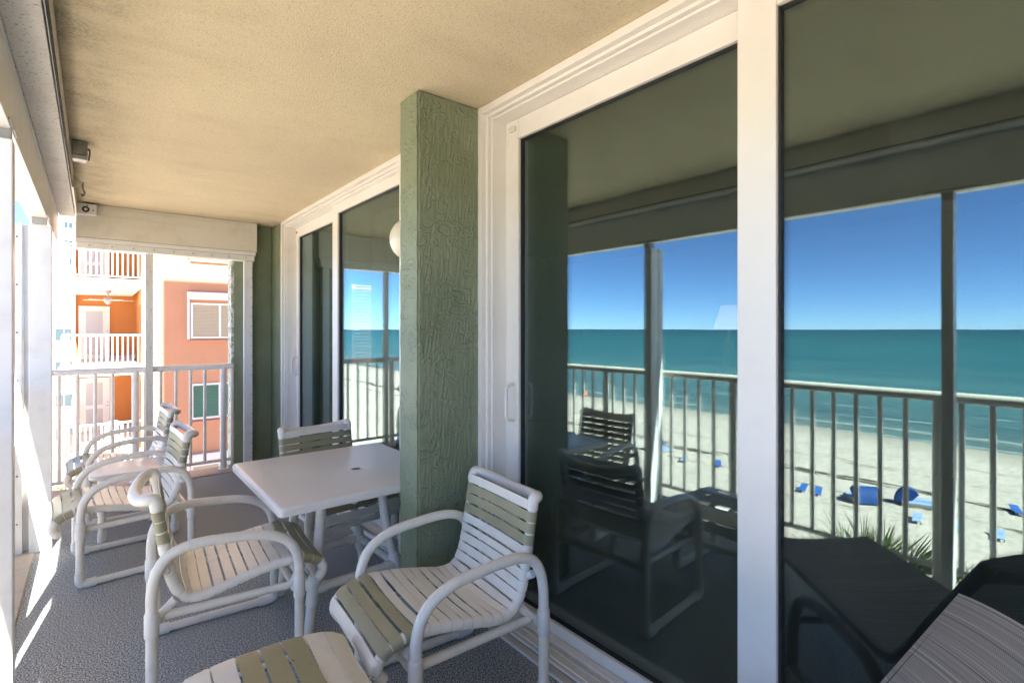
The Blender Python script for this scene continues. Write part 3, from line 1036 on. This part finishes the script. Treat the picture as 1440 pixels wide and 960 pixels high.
def make_chair(label, seed=1):
    t = thing('patio_chair', label, 'chair', group='white tube patio chairs with vinyl straps')
    rnd = random.Random(seed)
    YS = 0.275
    for s in (1, -1):
        bm = bmesh.new()
        y = YS * s
        arch = spline([(x, y, z) for x, z in SIDE], 7)
        tube(bm, [(.262, y, 0.03)] + arch + [(-.262, y, 0.03)], RT, 14)
        obj('arm_frame', bm, 'pvc', t)
        bm = bmesh.new()
        tube(bm, [(.25, y, RT + 0.003), (-.25, y, RT + 0.003)], RT * 0.93, 12)
        obj('runner', bm, 'pvc', t)
        for x in (.262, -.262):
            g = 1 if x > 0 else -1
            bm = bmesh.new()
            tube(bm, spline([(x, y, 0.085), (x, y, 0.05), (x - 0.004 * g, y, 0.033), (x - 0.02 * g, y, RT + 0.004), (x - 0.07 * g, y, RT + 0.003)], 4), RT + 0.0045, 14)
            obj('elbow', bm, 'fitting', t)
            bm = bmesh.new()
            tube(bm, [(x, y, 0.265), (x, y, 0.272), (x, y, 0.355), (x, y, 0.362)], lambda u: RT + (0.0015 if u < 0.1 or u > 0.9 else 0.0045), 14)
            obj('sleeve', bm, 'fitting', t)
    # cross pipes under the seat
    for x, z in ((.25, .30), (-.25, .315)):
        bm = bmesh.new(); tube(bm, [(x, -YS + RT, z), (x, YS - RT, z)], 0.0185, 12)
        obj('cross_pipe', bm, 'pvc', t)
    for s in (1, -1):
        bm = bmesh.new()
        tube(bm, [(.275, .234 * s, .372), (.245, .234 * s, .318), (.22, .234 * s, .307), (-.22, .234 * s, .318), (-.235, .234 * s, .325), (-.185, .234 * s, .372)], 0.0165, 10)
        obj('seat_support', bm, 'pvc', t)
        bm = bmesh.new()
        tube(bm, [(-.222, .262 * s, .50), (-.215, .24 * s, .487)], 0.015, 8)
        obj('back_bracket', bm, 'fitting', t)
    yr = 0.226
    cut = 8
    colors = [0, 0, 1, 1, 1] + [0] * 15 + [1, 1, 1, 0]
    bm, path = strap_set(PROFILE, yr, colors, 0.047, 0.041, 0.0215, rnd, gaps=(18,))
    obj('straps', bm, ['strap_white', 'strap_olive'], t)
    for s in (1, -1):
        bm = bmesh.new()
        tube(bm, [p + Vector((0, yr * s, 0)) for p in path[::2]], 0.0185, 10)
        obj('side_rail', bm, 'fitting', t)
    bm = bmesh.new()
    x, z = PROFILE[-1]
    pts = [(x + .008, yr, z - .03), (x - .003, yr, z + .002), (x - .024, yr - .010, z + .003), (x - .052, yr - .075, z - .012), (x - .068, 0, z - .022),
           (x - .052, -yr + .075, z - .012), (x - .024, -yr + .010, z + .003), (x - .003, -yr, z + .002), (x + .008, -yr, z - .03)]
    tube(bm, spline(pts, 6), 0.0225, 12)
    obj('top_bar', bm, 'strap_white', t)
    bm = bmesh.new()
    x, z = PROFILE[0]
    tube(bm, [(x + .004, yr, z), (x + .004, -yr, z)], 0.017, 10)
    obj('front_bar', bm, 'fitting', t)
    return t

chA = make_chair('strap chair on the left of the dining table, its back toward the sea side')
chA.location = (0.452, 2.595, 0); chA.rotation_euler = (0, 0, R(-4))
chB = dup(chA, (1.085, 1.722, 0), R(175.5), 'strap chair in the foreground with its back against the glass door')
chD = dup(chA, (1.185, 3.235, 0), R(-84), 'strap chair on the far side of the table, only its striped back showing')
chE = dup(chA, (0.195, 3.955, 0), R(183), 'strap chair in front of the small white side table, facing the left post')
chF = dup(chA, (0.225, 5.07, 0), R(182), 'farthest strap chair by the end railing with the orange building behind')

# ottoman
t = thing('footstool', 'low strap footstool with rust marked olive straps at the bottom edge', 'footstool', (0.392, 1.515, 0), R(-2))
rnd = random.Random(5)
bm, path = strap_set(OTTO, 0.215, [0, 0, 0, 1, 1, 1, 0, 0, 0, 0][::1], 0.05, 0.045, 0.0215, rnd, 0.012)
obj('straps', bm, ['strap_white', 'strap_olive'], t)
for s in (1, -1):
    bm = bmesh.new(); tube(bm, [p + Vector((0, .215 * s, 0)) for p in path[::2]], 0.0185, 10)
    obj('side_rail', bm, 'fitting', t)
    bm = bmesh.new()
    y = .215 * s
    tube(bm, [(.20, y, .375), (.22, y, .03)], 0.0215, 12)
    tube(bm, [(-.20, y, .375), (-.22, y, .03)], 0.0215, 12)
    tube(bm, [(.20, y, .026), (-.20, y, .026)], 0.0215, 12)
    obj('leg_frame', bm, 'pvc', t)
    for g in (1, -1):
        bm = bmesh.new()
        tube(bm, spline([(.216 * g, y, 0.085), (.22 * g, y, 0.05), (.216 * g, y, 0.033), (.20 * g, y, .028), (.15 * g, y, .0265)], 4), 0.026, 12)
        obj('elbow', bm, 'fitting', t)
for x in (.21, -.21):
    bm = bmesh.new(); tube(bm, [(x, -.205, .20), (x, .205, .20)], 0.0185, 10)
    obj('cross_pipe', bm, 'pvc', t)

# dining table
TZ = 0.67
t = thing('dining_table', 'square white patio table with an umbrella hole and splayed tube legs', 'table', (1.04, 2.73, 0))
x0, x1, y0, y1 = 0.602 - 1.04, 1.478 - 1.04, 2.268 - 2.73, 3.212 - 2.73
def slab(bm, x0, x1, y0, y1, z0, z1, rc, re):
    """plate with rounded corners and a rolled rim, built ring by ring"""
    prof = [(0.012, z0), (0.003, z0 + 0.003), (0.0, z0 + 0.010)] + [(re * (1 - math.cos(R(a))), z1 - re + re * math.sin(R(a))) for a in (0, 22, 45, 68, 90)]
    rings = []
    for ins, z in prof:
        r_ = max(0.004, rc - ins)
        ring_ = []
        for cx, cy, a0 in ((x1 - rc, y1 - rc, 0), (x0 + rc, y1 - rc, 90), (x0 + rc, y0 + rc, 180), (x1 - rc, y0 + rc, 270)):
            for k in range(7):
                a = R(a0 + 15 * k)
                ring_.append(bm.verts.new((cx + r_ * math.cos(a), cy + r_ * math.sin(a), z)))
        rings.append(ring_)
    n = len(rings[0])
    for A, B in zip(rings, rings[1:]):
        for k in range(n):
            f_ = bm.faces.new((A[k], A[(k + 1) % n], B[(k + 1) % n], B[k]))
            f_.smooth = True
    bm.faces.new(rings[0][::-1])
    bm.faces.new(rings[-1])
bm = bmesh.new()
slab(bm, x0, x1, y0, y1, TZ - 0.044, TZ, 0.028, 0.013)
obj('table_top', bm, 'table', t)
hc = Vector((1.095 - 1.04, 2.66 - 2.73, TZ))
bm = bmesh.new(); lathe(bm, [(0.024, 0.001), (0.030, 0.004), (0.036, 0.003), (0.038, 0.0005)], hc, 'Z', 24)
obj('hole_ring', bm, 'fitting', t)
bm = bmesh.new(); lathe(bm, [(0, 0.0012), (0.0235, 0.0012), (0.0235, 0.0002)], hc, 'Z', 20)
obj('umbrella_hole', bm, 'metal_dark', t)
tops = {'b': (0.86, 2.50), 'c': (0.865, 2.93), 'd': (1.165, 2.93), 'e': (1.165, 2.50)}
feet = {'b': (0.777, 2.437), 'c': (0.782, 2.90), 'd': (1.245, 2.905), 'e': (1.262, 2.437)}
ring = {}
for k in 'bcde':
    a = Vector((feet[k][0] - 1.04, feet[k][1] - 2.73, 0.004)); z = Vector((tops[k][0] - 1.04, tops[k][1] - 2.73, TZ - 0.046))
    m1 = a.lerp(z, 0.3); m2 = a.lerp(z, 0.65)
    bend = Vector((m2.x, m2.y, 0)).normalized() * -0.018
    bm = bmesh.new(); tube(bm, spline([a, a.lerp(z, 0.15), m1 + bend * 0.3, m2 + bend, z], 6), 0.0235, 14)
    obj('leg', bm, 'pvc', t)
    p = a.lerp(z, 0.31)
    ring[k] = p + bend * 0.3
    bm = bmesh.new(); tube(bm, [a.lerp(z, 0.20), a.lerp(z, 0.21), a.lerp(z, 0.40) + bend * 0.45, a.lerp(z, 0.41) + bend * 0.45], lambda u: 0.025 if u < 0.1 or u > 0.9 else 0.0285, 14)
    obj('fitting', bm, 'fitting', t)
for a, b2 in ('be', 'ed', 'dc', 'cb'):
    bm = bmesh.new(); tube(bm, [ring[a], ring[b2]], 0.0215, 12)
    for q, r2 in ((a, b2), (b2, a)):
        d = (ring[r2] - ring[q]).normalized()
        tube(bm, [ring[q] + d * 0.012, ring[q] + d * 0.06], 0.0265, 12)
    obj('stretcher', bm, 'pvc', t)
bm = bmesh.new()
box(bm, -0.20, 0.15, -0.25, -0.21, TZ - 0.074, TZ - 0.046); box(bm, -0.20, 0.15, 0.18, 0.22, TZ - 0.074, TZ - 0.046)
obj('under_rails', bm, 'pvc', t)

# small side table
t = thing('side_table', 'small low white side table between the two chairs at the far end', 'table', (0.20, 4.52, 0))
bm = bmesh.new(); slab(bm, -0.22, 0.22, -0.20, 0.20, 0.425, 0.455, 0.05, 0.01)
obj('table_top', bm, 'table', t)
for sx in (1, -1):
    for sy in (1, -1):
        bm = bmesh.new(); tube(bm, [(.15 * sx, .14 * sy, 0.004), (.15 * sx, .14 * sy, .424)], 0.0215, 12)
        obj('leg', bm, 'pvc', t)
        bm = bmesh.new(); tube(bm, [(.15 * sx, .14 * sy, 0.003), (.15 * sx, .14 * sy, .06)], 0.0265, 12)
        tube(bm, [(.15 * sx, .14 * sy, 0.18), (.15 * sx, .14 * sy, .25)], 0.0265, 12)
        obj('fitting', bm, 'fitting', t)
for a, b2 in (((.15, .14), (.15, -.14)), ((-.15, .14), (-.15, -.14)), ((.15, 0), (-.15, 0))):
    bm = bmesh.new(); tube(bm, [(*a, .215), (*b2, .215)], 0.0185, 10)
    obj('stretcher', bm, 'pvc', t)

# sling lounge chair, only its back corner shows at the bottom right
f = Vector((-.66, .75, 0)).normalized()
rz = math.atan2(f.y, f.x)
side = Vector((-f.y, f.x, 0))           # chair's left
LW = 0.50
SLP = [(1.26, .35), (1.255, .395), (1.20, .42), (1.0, .42), (.7, .41), (.47, .395), (.36, .395), (.285, .45), (.20, .57), (.105, .70), (0.0, .843)]
corner = Vector((1.468, .247, 0))
right_is = -1
org = corner - side * (-LW / 2)           # the corner seen is on the chair's right hand
t = thing('sling_lounge_chair', 'lounge chair with a striped grey woven sling, cut by the bottom right corner', 'chair', org, rz)
bm = bmesh.new()
uvl = bm.loops.layers.uv.new('UVMap')
path = spline([(x, 0, z) for x, z in SLP], 6)
acc = [0]
for a, b2 in zip(path, path[1:]): acc.append(acc[-1] + (b2 - a).length)
NU = 14
def crown(u): return 0.03 * (1 - (2 * u - 1) ** 2)
rows = []
for i, p in enumerate(path):
    v = i / (len(path) - 1)
    rows.append([bm.verts.new((p.x - 0.0 * u, (u - 0.5) * LW, p.z + (crown(u) if v > 0.985 else crown(u) * (v - 0.6) / 0.385 if v > 0.6 else -crown(u) * 0.5))) for u in [k / NU for k in range(NU + 1)]])
for i in range(len(rows) - 1):
    for k in range(NU):
        fc = bm.faces.new((rows[i][k], rows[i][k + 1], rows[i + 1][k + 1], rows[i + 1][k]))
        fc.smooth = True
        for lp, (u, v) in zip(fc.loops, ((k, i), (k + 1, i), (k + 1, i + 1), (k, i + 1))):
            lp[uvl].uv = (u / NU * LW, acc[v])
bmesh.ops.solidify(bm, geom=bm.faces[:], thickness=0.004)
obj('sling', bm, 'sling', t)
for s in (1, -1):
    bm = bmesh.new(); tube(bm, [p + Vector((0, s * (LW / 2 - 0.016), -0.022)) for p in path], 0.015, 10)
    obj('side_rail', bm, 'sling_tube', t)
    bm = bmesh.new()
    y = s * (LW / 2 + 0.03)
    tube(bm, spline([(0.86, y, 0.02), (0.85, y, 0.20), (0.80, y, 0.315), (0.68, y, 0.36), (0.50, y, 0.365), (0.36, y, 0.34), (0.29, y, 0.25), (0.26, y, 0.02)], 6), 0.022, 12)
    tube(bm, [(0.86, y, 0.022), (0.26, y, 0.022)], 0.018, 10)
    obj('leg_frame', bm, 'sling_tube', t)
for x, z in ((0.84, 0.22), (0.285, 0.22), (0.02, 0.79), (1.22, 0.385)):
    bm = bmesh.new(); tube(bm, [(x, -LW / 2 - (0.03 if z < 0.4 else -0.02), z), (x, LW / 2 + (0.03 if z < 0.4 else -0.02), z)], 0.014, 10)
    obj('cross_pipe', bm, 'sling_tube', t)

# ================================================================= ORANGE BUILDING NEXT DOOR
YB, YR = 20.9, 26.2
ob = thing('apartment_building', 'salmon and orange apartment building with white balconies across the gap', 'building', (2, YB, GZ))
O = Vector((2, YB, GZ))
def OB(name, mat, boxes, parent=ob, bev=0):
    bm = bmesh.new()
    for q in boxes:
        box(bm, q[0] - O.x, q[1] - O.x, q[2] - O.y, q[3] - O.y, q[4] - O.z, q[5] - O.z, bev=bev)
    return obj(name, bm, mat, parent)
FL = [0.21 + 2.83 * n for n in range(-3, 5)]
XL, XR = -0.71, 1.39
OB('facade_wall', 'salmon', [(XR, 26, YB, YB + 14, GZ - 0.2, 15.5)])
OB('recess_wall', 'orange', [(-0.62, XR - 0.003, YR, YR + 12, GZ - 0.2, 15.4), (XR - 0.016, XR - 0.003, YB + 0.2, YR - 0.003, GZ, 15.4)])
OB('corner_strip', 'offwhite', [(XR - 0.13, XR + 0.28, YB - 0.03, YB - 0.003, GZ, 15.5)])
for n, z in enumerate(FL):
    OB('balcony_slab', 'offwhite', [(XL - 0.12, XR - 0.14, YB - 0.05, YR - 0.005, z - 0.27, z)])
    if z < -6 or z > 7:
        continue
    rr = OB('railing', 'offwhite', [(XL - 0.02, XR - 0.14, YB, YB + 0.045, z + 1.0, z + 1.05), (XL - 0.02, XR - 0.14, YB + 0.005, YB + 0.04, z + 0.07, z + 0.10),
                                    (XL - 0.02, XL + 0.025, YB + 0.05, YR - 0.01, z + 1.0, z + 1.05), (XL - 0.02, XL + 0.025, YB + 0.05, YR - 0.01, z + 0.07, z + 0.10)])
    bm = bmesh.new()
    for k in range(16):
        x = XL + k * 0.134
        wd = 0.032 if k in (0, 8) else 0.017
        box(bm, x - wd - O.x, x + wd - O.x, YB + 0.008 - O.y, YB + 0.036 - O.y, z + (0.0 if wd > 0.02 else 0.102) - O.z, z + 0.998 - O.z)
    for k in range(1, 38):
        y = YB + 0.05 + k * 0.137
        box(bm, XL - 0.012 - O.x, XL + 0.012 - O.x, y - 0.016 - O.y, y + 0.016 - O.y, z + 0.102 - O.z, z + 0.998 - O.z)
    o = obj('balusters', bm, 'offwhite', rr)
    OB('corner_post', 'offwhite', [(-0.60, -0.50, YR - 0.12, YR - 0.02, z, z + 2.55)])
    dr = OB('balcony_door', 'offwhite', [(-0.42, 0.54, YR - 0.05, YR - 0.003, z + 0.01, z + 2.13)])
    OB('door_panel', 'door_grey', [(-0.20, 0.32, YR - 0.056, YR - 0.049, z + 1.05, z + 1.93), (-0.20, 0.32, YR - 0.056, YR - 0.049, z + 0.22, z + 0.90)], dr)
    OB('door_handle', 'metal_grey', [(0.41, 0.50, YR - 0.09, YR - 0.05, z + 1.0, z + 1.025), (0.45, 0.49, YR - 0.075, YR - 0.05, z + 1.12, z + 1.16)], dr)
    OB('wall_light', 'offwhite', [(XR - 0.09, XR - 0.017, YB + 0.55, YB + 0.68, z + 1.75, z + 2.05)])
    OB('skirting', 'door_grey', [(0.55, XR - 0.02, YR - 0.03, YR - 0.003, z, z + 0.16), (-0.6, -0.43, YR - 0.03, YR - 0.003, z, z + 0.16)])
    OB('ceiling_panel', 'offwhite', [(-0.45, 0.0, YB + 1.5, YR - 1.4, z + 2.545, z + 2.559)])
    # window on the facade
    for wx in (2.64, 6.9):
        w0 = z + 0.89
        wf = OB('window', 'offwhite', [(wx, wx + 0.08, YB - 0.05, YB - 0.002, w0, w0 + 1.25), (wx + 1.66, wx + 1.74, YB - 0.05, YB - 0.002, w0, w0 + 1.25),
                                       (wx + 0.081, wx + 1.659, YB - 0.05, YB - 0.002, w0 + 1.18, w0 + 1.25), (wx + 0.081, wx + 1.659, YB - 0.05, YB - 0.002, w0, w0 + 0.07),
                                       (wx + 0.86, wx + 0.94, YB - 0.045, YB - 0.002, w0 + 0.071, w0 + 1.179)])
        green = (abs(z - FL[2]) < 0.1)
        bm = bmesh.new()
        for k in range(22):
            zz = w0 + 0.08 + k * 0.05
            box(bm, wx + 0.09 - O.x, wx + 0.855 - O.x, YB - 0.03 - O.y, YB - 0.004 - O.y, zz - O.z, zz + 0.04 - O.z)
            box(bm, wx + 0.945 - O.x, wx + 1.655 - O.x, YB - 0.03 - O.y, YB - 0.004 - O.y, zz - O.z, zz + 0.04 - O.z)
        obj('shutter_slats', bm, 'shutter_green' if green else 'shutter_beige', wf)
        if not green:
            OB('shutter_housing', 'offwhite', [(wx - 0.10, wx + 1.84, YB - 0.16, YB - 0.002, w0 + 1.36, w0 + 1.62), (wx - 0.10, wx - 0.03, YB - 0.09, YB - 0.002, w0 - 0.02, w0 + 1.355), (wx + 1.77, wx + 1.84, YB - 0.09, YB - 0.002, w0 - 0.02, w0 + 1.355)], wf)
        OB('sill', 'salmon', [(wx - 0.02, wx + 1.76, YB - 0.10, YB - 0.002, w0 - 0.14, w0 - 0.06)], wf)

# ceiling fan on the balcony at eye level
t = thing('ceiling_fan', 'ceiling fan with thin pale blades under the orange balcony soffit', 'fan', (0.42, 22.7, FL[3] + 2.55))
bm = bmesh.new(); lathe(bm, [(0, 0), (0.09, 0), (0.075, -0.07), (0.02, -0.10), (0.018, -0.22), (0.09, -0.24), (0.13, -0.29), (0.13, -0.36), (0.09, -0.40), (0.05, -0.46), (0, -0.48)], (0, 0, 0), 'Z', 20)
obj('motor', bm, 'metal_grey', t)
for k in range(5):
    bm = bmesh.new()
    a = R(72 * k + 12)
    box(bm, 0.12, 0.72, -0.06, 0.06, -0.335, -0.325)
    bm.transform(Matrix.Rotation(a, 4, 'Z'))
    obj('blade', bm, 'blind', t)
# white chairs on the lower balcony
t = thing('balcony_chair', 'white wire chair on the lower orange balcony', 'chair', (0.55, 21.5, FL[2]))
bm = bmesh.new()
for k in range(6):
    tube(bm, spline([(-.2 + .08 * k, .22, .45), (-.2 + .08 * k, .26, .7), (-.16 + .064 * k, .28, .92)], 4), 0.012, 6)
tube(bm, spline([(-.22, .22, .45), (-.22, .26, .75), (-.1, .28, .95), (.1, .28, .95), (.22, .26, .75), (.22, .22, .45)], 5), 0.018, 8)
obj('backrest', bm, 'offwhite', t)
bm = bmesh.new(); box(bm, -.24, .24, -.24, .24, .43, .46, bev=0.01)
obj('seat', bm, 'offwhite', t)
for sx in (-.2, .2):
    for sy in (-.2, .2):
        bm = bmesh.new(); tube(bm, [(sx, sy, 0), (sx, sy, .43)], 0.016, 8)
        obj('leg', bm, 'offwhite', t)

# distant buildings to the north
def far_block(label, x0, x1, y0, y1, z1, mat, cols, rows, x_w, z0, dz):
    t = thing('apartment_building', label, 'building', (x0, y0, GZ))
    bm = bmesh.new(); box(bm, 0, x1 - x0, 0, y1 - y0, -0.2, z1 - GZ)
    obj('wall', bm, mat, t)
    for i in range(rows):
        for j in range(cols):
            x = 1.0 + j * x_w; z = z0 + i * dz - GZ
            fr_ = bxo('window', 'offwhite', t, x - 0.07, x + 1.27, -0.06, -0.004, z - 0.07, z + 1.17)
            bxo('pane', 'dark_glass', fr_, x, x + 0.57, -0.075, -0.061, z, z + 1.1)
            bxo('pane', 'dark_glass', fr_, x + 0.63, x + 1.2, -0.075, -0.061, z, z + 1.1)
    return t
far_block('low white apartment block far behind the orange building', -3.6, 9, 62, 80, 4.6, 'offwhite', 2, 4, 2.0, -8.6, 3.0)
far_block('tall pale blue tower far off at the left of the orange building', -7.5, 14, 120, 140, 34, 'paleblue', 3, 8, 2.6, 6.5, 3.2)

# ================================================================= BEACH
def beach_lounger(label, p, rz, mat='blue_pale'):
    t = thing('beach_lounger', label, 'lounger', p, rz, 'beach loungers on the sand')
    t.scale = (0.72, 0.72, 0.62)
    bm = bmesh.new(); box(bm, -0.9, 0.35, -0.32, 0.32, 0.26, 0.34, bev=0.02)
    obj('seat', bm, mat, t)
    bm = bmesh.new(); box(bm, 0.0, 0.75, -0.32, 0.32, -0.04, 0.04, bev=0.02); bm.transform(Matrix.Translation((0.37, 0, 0.32)) @ Matrix.Rotation(R(-18), 4, 'Y'))
    obj('backrest', bm, mat, t)
    for sx in (-0.75, 0.2):
        for sy in (-0.27, 0.27):
            bm = bmesh.new(); box(bm, sx - 0.03, sx + 0.03, sy - 0.03, sy + 0.03, 0, 0.26)
            obj('leg', bm, 'wood', t)
    return t
def cabana(label, p, rz, w=1.9, h=1.35):
    t = thing('beach_cabana', label, 'cabana', p, rz, 'blue hooded beach cabanas')
    bm = bmesh.new()
    rows = []
    for y in (-w / 2, w / 2):
        rows.append([bm.verts.new((0.75 * math.cos(R(a)) - 0.1, y, 0.12 + h * math.sin(R(a)))) for a in range(40, 181, 14)])
    for k in range(len(rows[0]) - 1):
        f = bm.faces.new((rows[0][k], rows[0][k + 1], rows[1][k + 1], rows[1][k])); f.smooth = True
    for r_ in rows:
        c = bm.verts.new((-0.1, r_[0].co.y, 0.12))
        for k in range(len(r_) - 1):
            bm.faces.new((c, r_[k], r_[k + 1]))
    bmesh.ops.solidify(bm, geom=bm.faces[:], thickness=0.02)
    obj('hood', bm, 'blue', t)
    for s in (-0.45, 0.45):
        bm = bmesh.new(); box(bm, -0.5, 1.3, s - 0.36, s + 0.36, 0.16, 0.28, bev=0.02)
        obj('mattress', bm, 'blue_pale', t)
    bm = bmesh.new(); box(bm, -0.55, 1.3, -0.85, 0.85, 0.0, 0.155)
    obj('frame', bm, 'wood', t)
    return t
for i, (u, v, lab, a) in enumerate(((1216, 705, 'largest blue beach cabana reflected in the right door pane', 140),
                                    (926, 634, 'upright blue beach cabana reflected just right of the left mullion', 205),
                                    (1279, 708, 'narrow blue beach cabana seen end on beside the widest railing post', 250))):
    pt = mirror_ground(u, v, GZ, GX if u < 1060 else 1.593)
    cabana(lab, pt, R(a), 1.5 if i == 0 else 0.75, 1.0 if i != 1 else 1.25)
for (u, v, lab, a, m) in ((962, 648, 'folded pale blue beach lounger left of a darker one in the left pane', 160, 'blue_pale'),
                          (1010, 655, 'dark blue beach lounger near the middle stile of the door', 150, 'blue'),
                          (1128, 690, 'blue beach lounger at the left of the right pane', 170, 'blue'),
                          (1150, 695, 'second blue beach lounger at the left of the right pane, partly behind a baluster', 165, 'blue'),
                          (1290, 733, 'faded blue beach lounger with its back lowered, below the narrow cabana', 170, 'blue_pale'),
                          (1350, 745, 'faded blue beach lounger behind the right hand mullion', 175, 'blue_pale'),
                          (1405, 757, 'faded blue beach lounger near the right edge of the pane', 172, 'blue_pale'),
                          (1430, 722, 'far blue beach lounger at the right edge of the pane', 160, 'blue')):
    beach_lounger(lab, mirror_ground(u, v, GZ, GX if u < 1060 else 1.593), R(a), m)
t = tag(thing('', '', ''), 'small orange float bobbing near the shore', 'buoy'); t.name = 'buoy'
p = mirror_ground(823, 556, GZ - 0.13, GX); t.location = p
bm = bmesh.new(); lathe(bm, [(0, 0.9), (0.25, 0.8), (0.45, 0.35), (0.45, 0.05), (0.3, -0.2), (0, -0.25)], (0, 0, 0), 'Z', 16)
obj('float_body', bm, 'buoy', t)
bm = bmesh.new(); tube(bm, [(0, 0, 0.88), (0, 0, 1.5)], 0.03, 8)
obj('mast', bm, 'rubber', t)
# low white beach hut
p = mirror_ground(1000, 722, GZ, GX)
t = thing('beach_hut', 'low white lattice beach hut reflected below the loungers in the left pane', 'hut', p, R(8))
bm = bmesh.new(); box(bm, -1.0, 1.0, -1.0, 1.0, 0.0, 1.1)
obj('wall', bm, 'offwhite', t)
bm = bmesh.new(); box(bm, -1.1, 1.1, -1.1, 1.1, 1.102, 1.17)
obj('roof', bm, 'offwhite', t)
bm = bmesh.new()
for k in range(7):
    box(bm, 1.003, 1.02, -0.9, 0.9, 0.1 + 0.14 * k, 0.15 + 0.14 * k)
obj('lattice', bm, 'door_grey', t)

# palms below the balcony, dune grass, shrub
def palm(label, p, h, nf, fr, seed, group=None):
    t = thing('palm_tree', label, 'palm', p, 0, group)
    rnd = random.Random(seed)
    bm = bmesh.new()
    tube(bm, spline([(0, 0, -0.1), (0.05, 0.03, h * 0.4), (0.0, 0.08, h * 0.75), (0.02, 0.1, h)], 5), lambda u: 0.17 - 0.04 * u, 12)
    obj('trunk', bm, 'bark', t)
    bm = bmesh.new()
    for k in range(nf):
        az = rnd.uniform(0, 2 * math.pi)
        el = R(rnd.uniform(0, 85))
        ln = fr * rnd.uniform(0.6, 1.0)
        base = Vector((0.02, 0.1, h))
        d = Vector((math.cos(az) * math.cos(el), math.sin(az) * math.cos(el), math.sin(el)))
        tip = base + d * ln * 0.55
        s = d.cross(Vector((0, 0, 1))).normalized()
        n = s.cross(d)
        tube(bm, [base, base.lerp(tip, 0.5), tip], 0.012, 5)
        for j in range(15):
            a = R(-55 + 110 * j / 14)
            ld = (d * math.cos(a) + s * math.sin(a) + n * rnd.uniform(-0.12, 0.2)).normalized()
            ll = ln * 0.55 * (0.65 + 0.35 * math.cos(a)) * rnd.uniform(0.85, 1.1)
            w2 = 0.013
            perp = ld.cross(n).normalized() * w2
            m_ = tip + ld * ll * 0.5
            e_ = tip + ld * ll + Vector((0, 0, -0.12 * ll))
            vs = [bm.verts.new(q) for q in (tip - perp * 0.4, tip + perp * 0.4, m_ + perp, e_, m_ - perp)]
            bm.faces.new(vs)
    obj('crown', bm, 'palm_leaf', t, recalc=False)
    return t
palm('fan palm rising below the balcony, its spiky leaf tips reflected at the right', (-8.5, 3.2, GZ), 6.6, 80, 1.9, 4)
palm('second fan palm with lower leaf tips beside the taller one', (-8.9, 1.9, GZ), 6.3, 60, 1.8, 9)
bm = bmesh.new()
rnd = random.Random(11)
for k in range(2600):
    y = rnd.gauss(14, 9); x = -20 + rnd.uniform(-1, 1) * 3 - 0.12 * (y - 14)
    if rnd.random() < 0.35:
        x, y = -27 + rnd.gauss(0, 1.2), 46 + rnd.gauss(0, 12)
    hgt = rnd.uniform(0.35, 0.9)
    a = rnd.uniform(0, 6.28); dx, dy = math.cos(a), math.sin(a)
    ln = rnd.uniform(0.1, 0.4)
    q = [(x - dy * 0.015, y + dx * 0.015, GZ), (x + dy * 0.015, y - dx * 0.015, GZ), (x + dx * ln, y + dy * ln, GZ + hgt)]
    bm.faces.new([bm.verts.new(c) for c in q])
o = obj('dune_grass', bm, 'dune_leaf', recalc=False); o['kind'] = 'stuff'
t = thing('shrub', 'green shrub on the ground left of the orange building', 'shrub', (-1.3, 40, GZ))
bm = bmesh.new()
rnd = random.Random(2)
for k in range(900):
    d = Vector((rnd.gauss(0, 1), rnd.gauss(0, 1), rnd.gauss(0, 1))).normalized() * rnd.uniform(0.5, 1) ** 0.5
    c = Vector((d.x * 1.2, d.y * 1.2, 1.6 + d.z * 1.2))
    a = Vector((rnd.gauss(0, 1), rnd.gauss(0, 1), rnd.gauss(0, 1))).normalized() * 0.16
    b2 = a.orthogonal().normalized() * 0.08
    bm.faces.new([bm.verts.new(c + q) for q in (-a, b2, a, -b2)])
obj('foliage', bm, 'bush_leaf', t, recalc=False)
bm = bmesh.new(); tube(bm, [(0, 0, -0.1), (0.05, 0, 0.8), (0, 0.1, 1.7)], lambda u: 0.12 - 0.06 * u, 8)
obj('trunk', bm, 'bark', t)
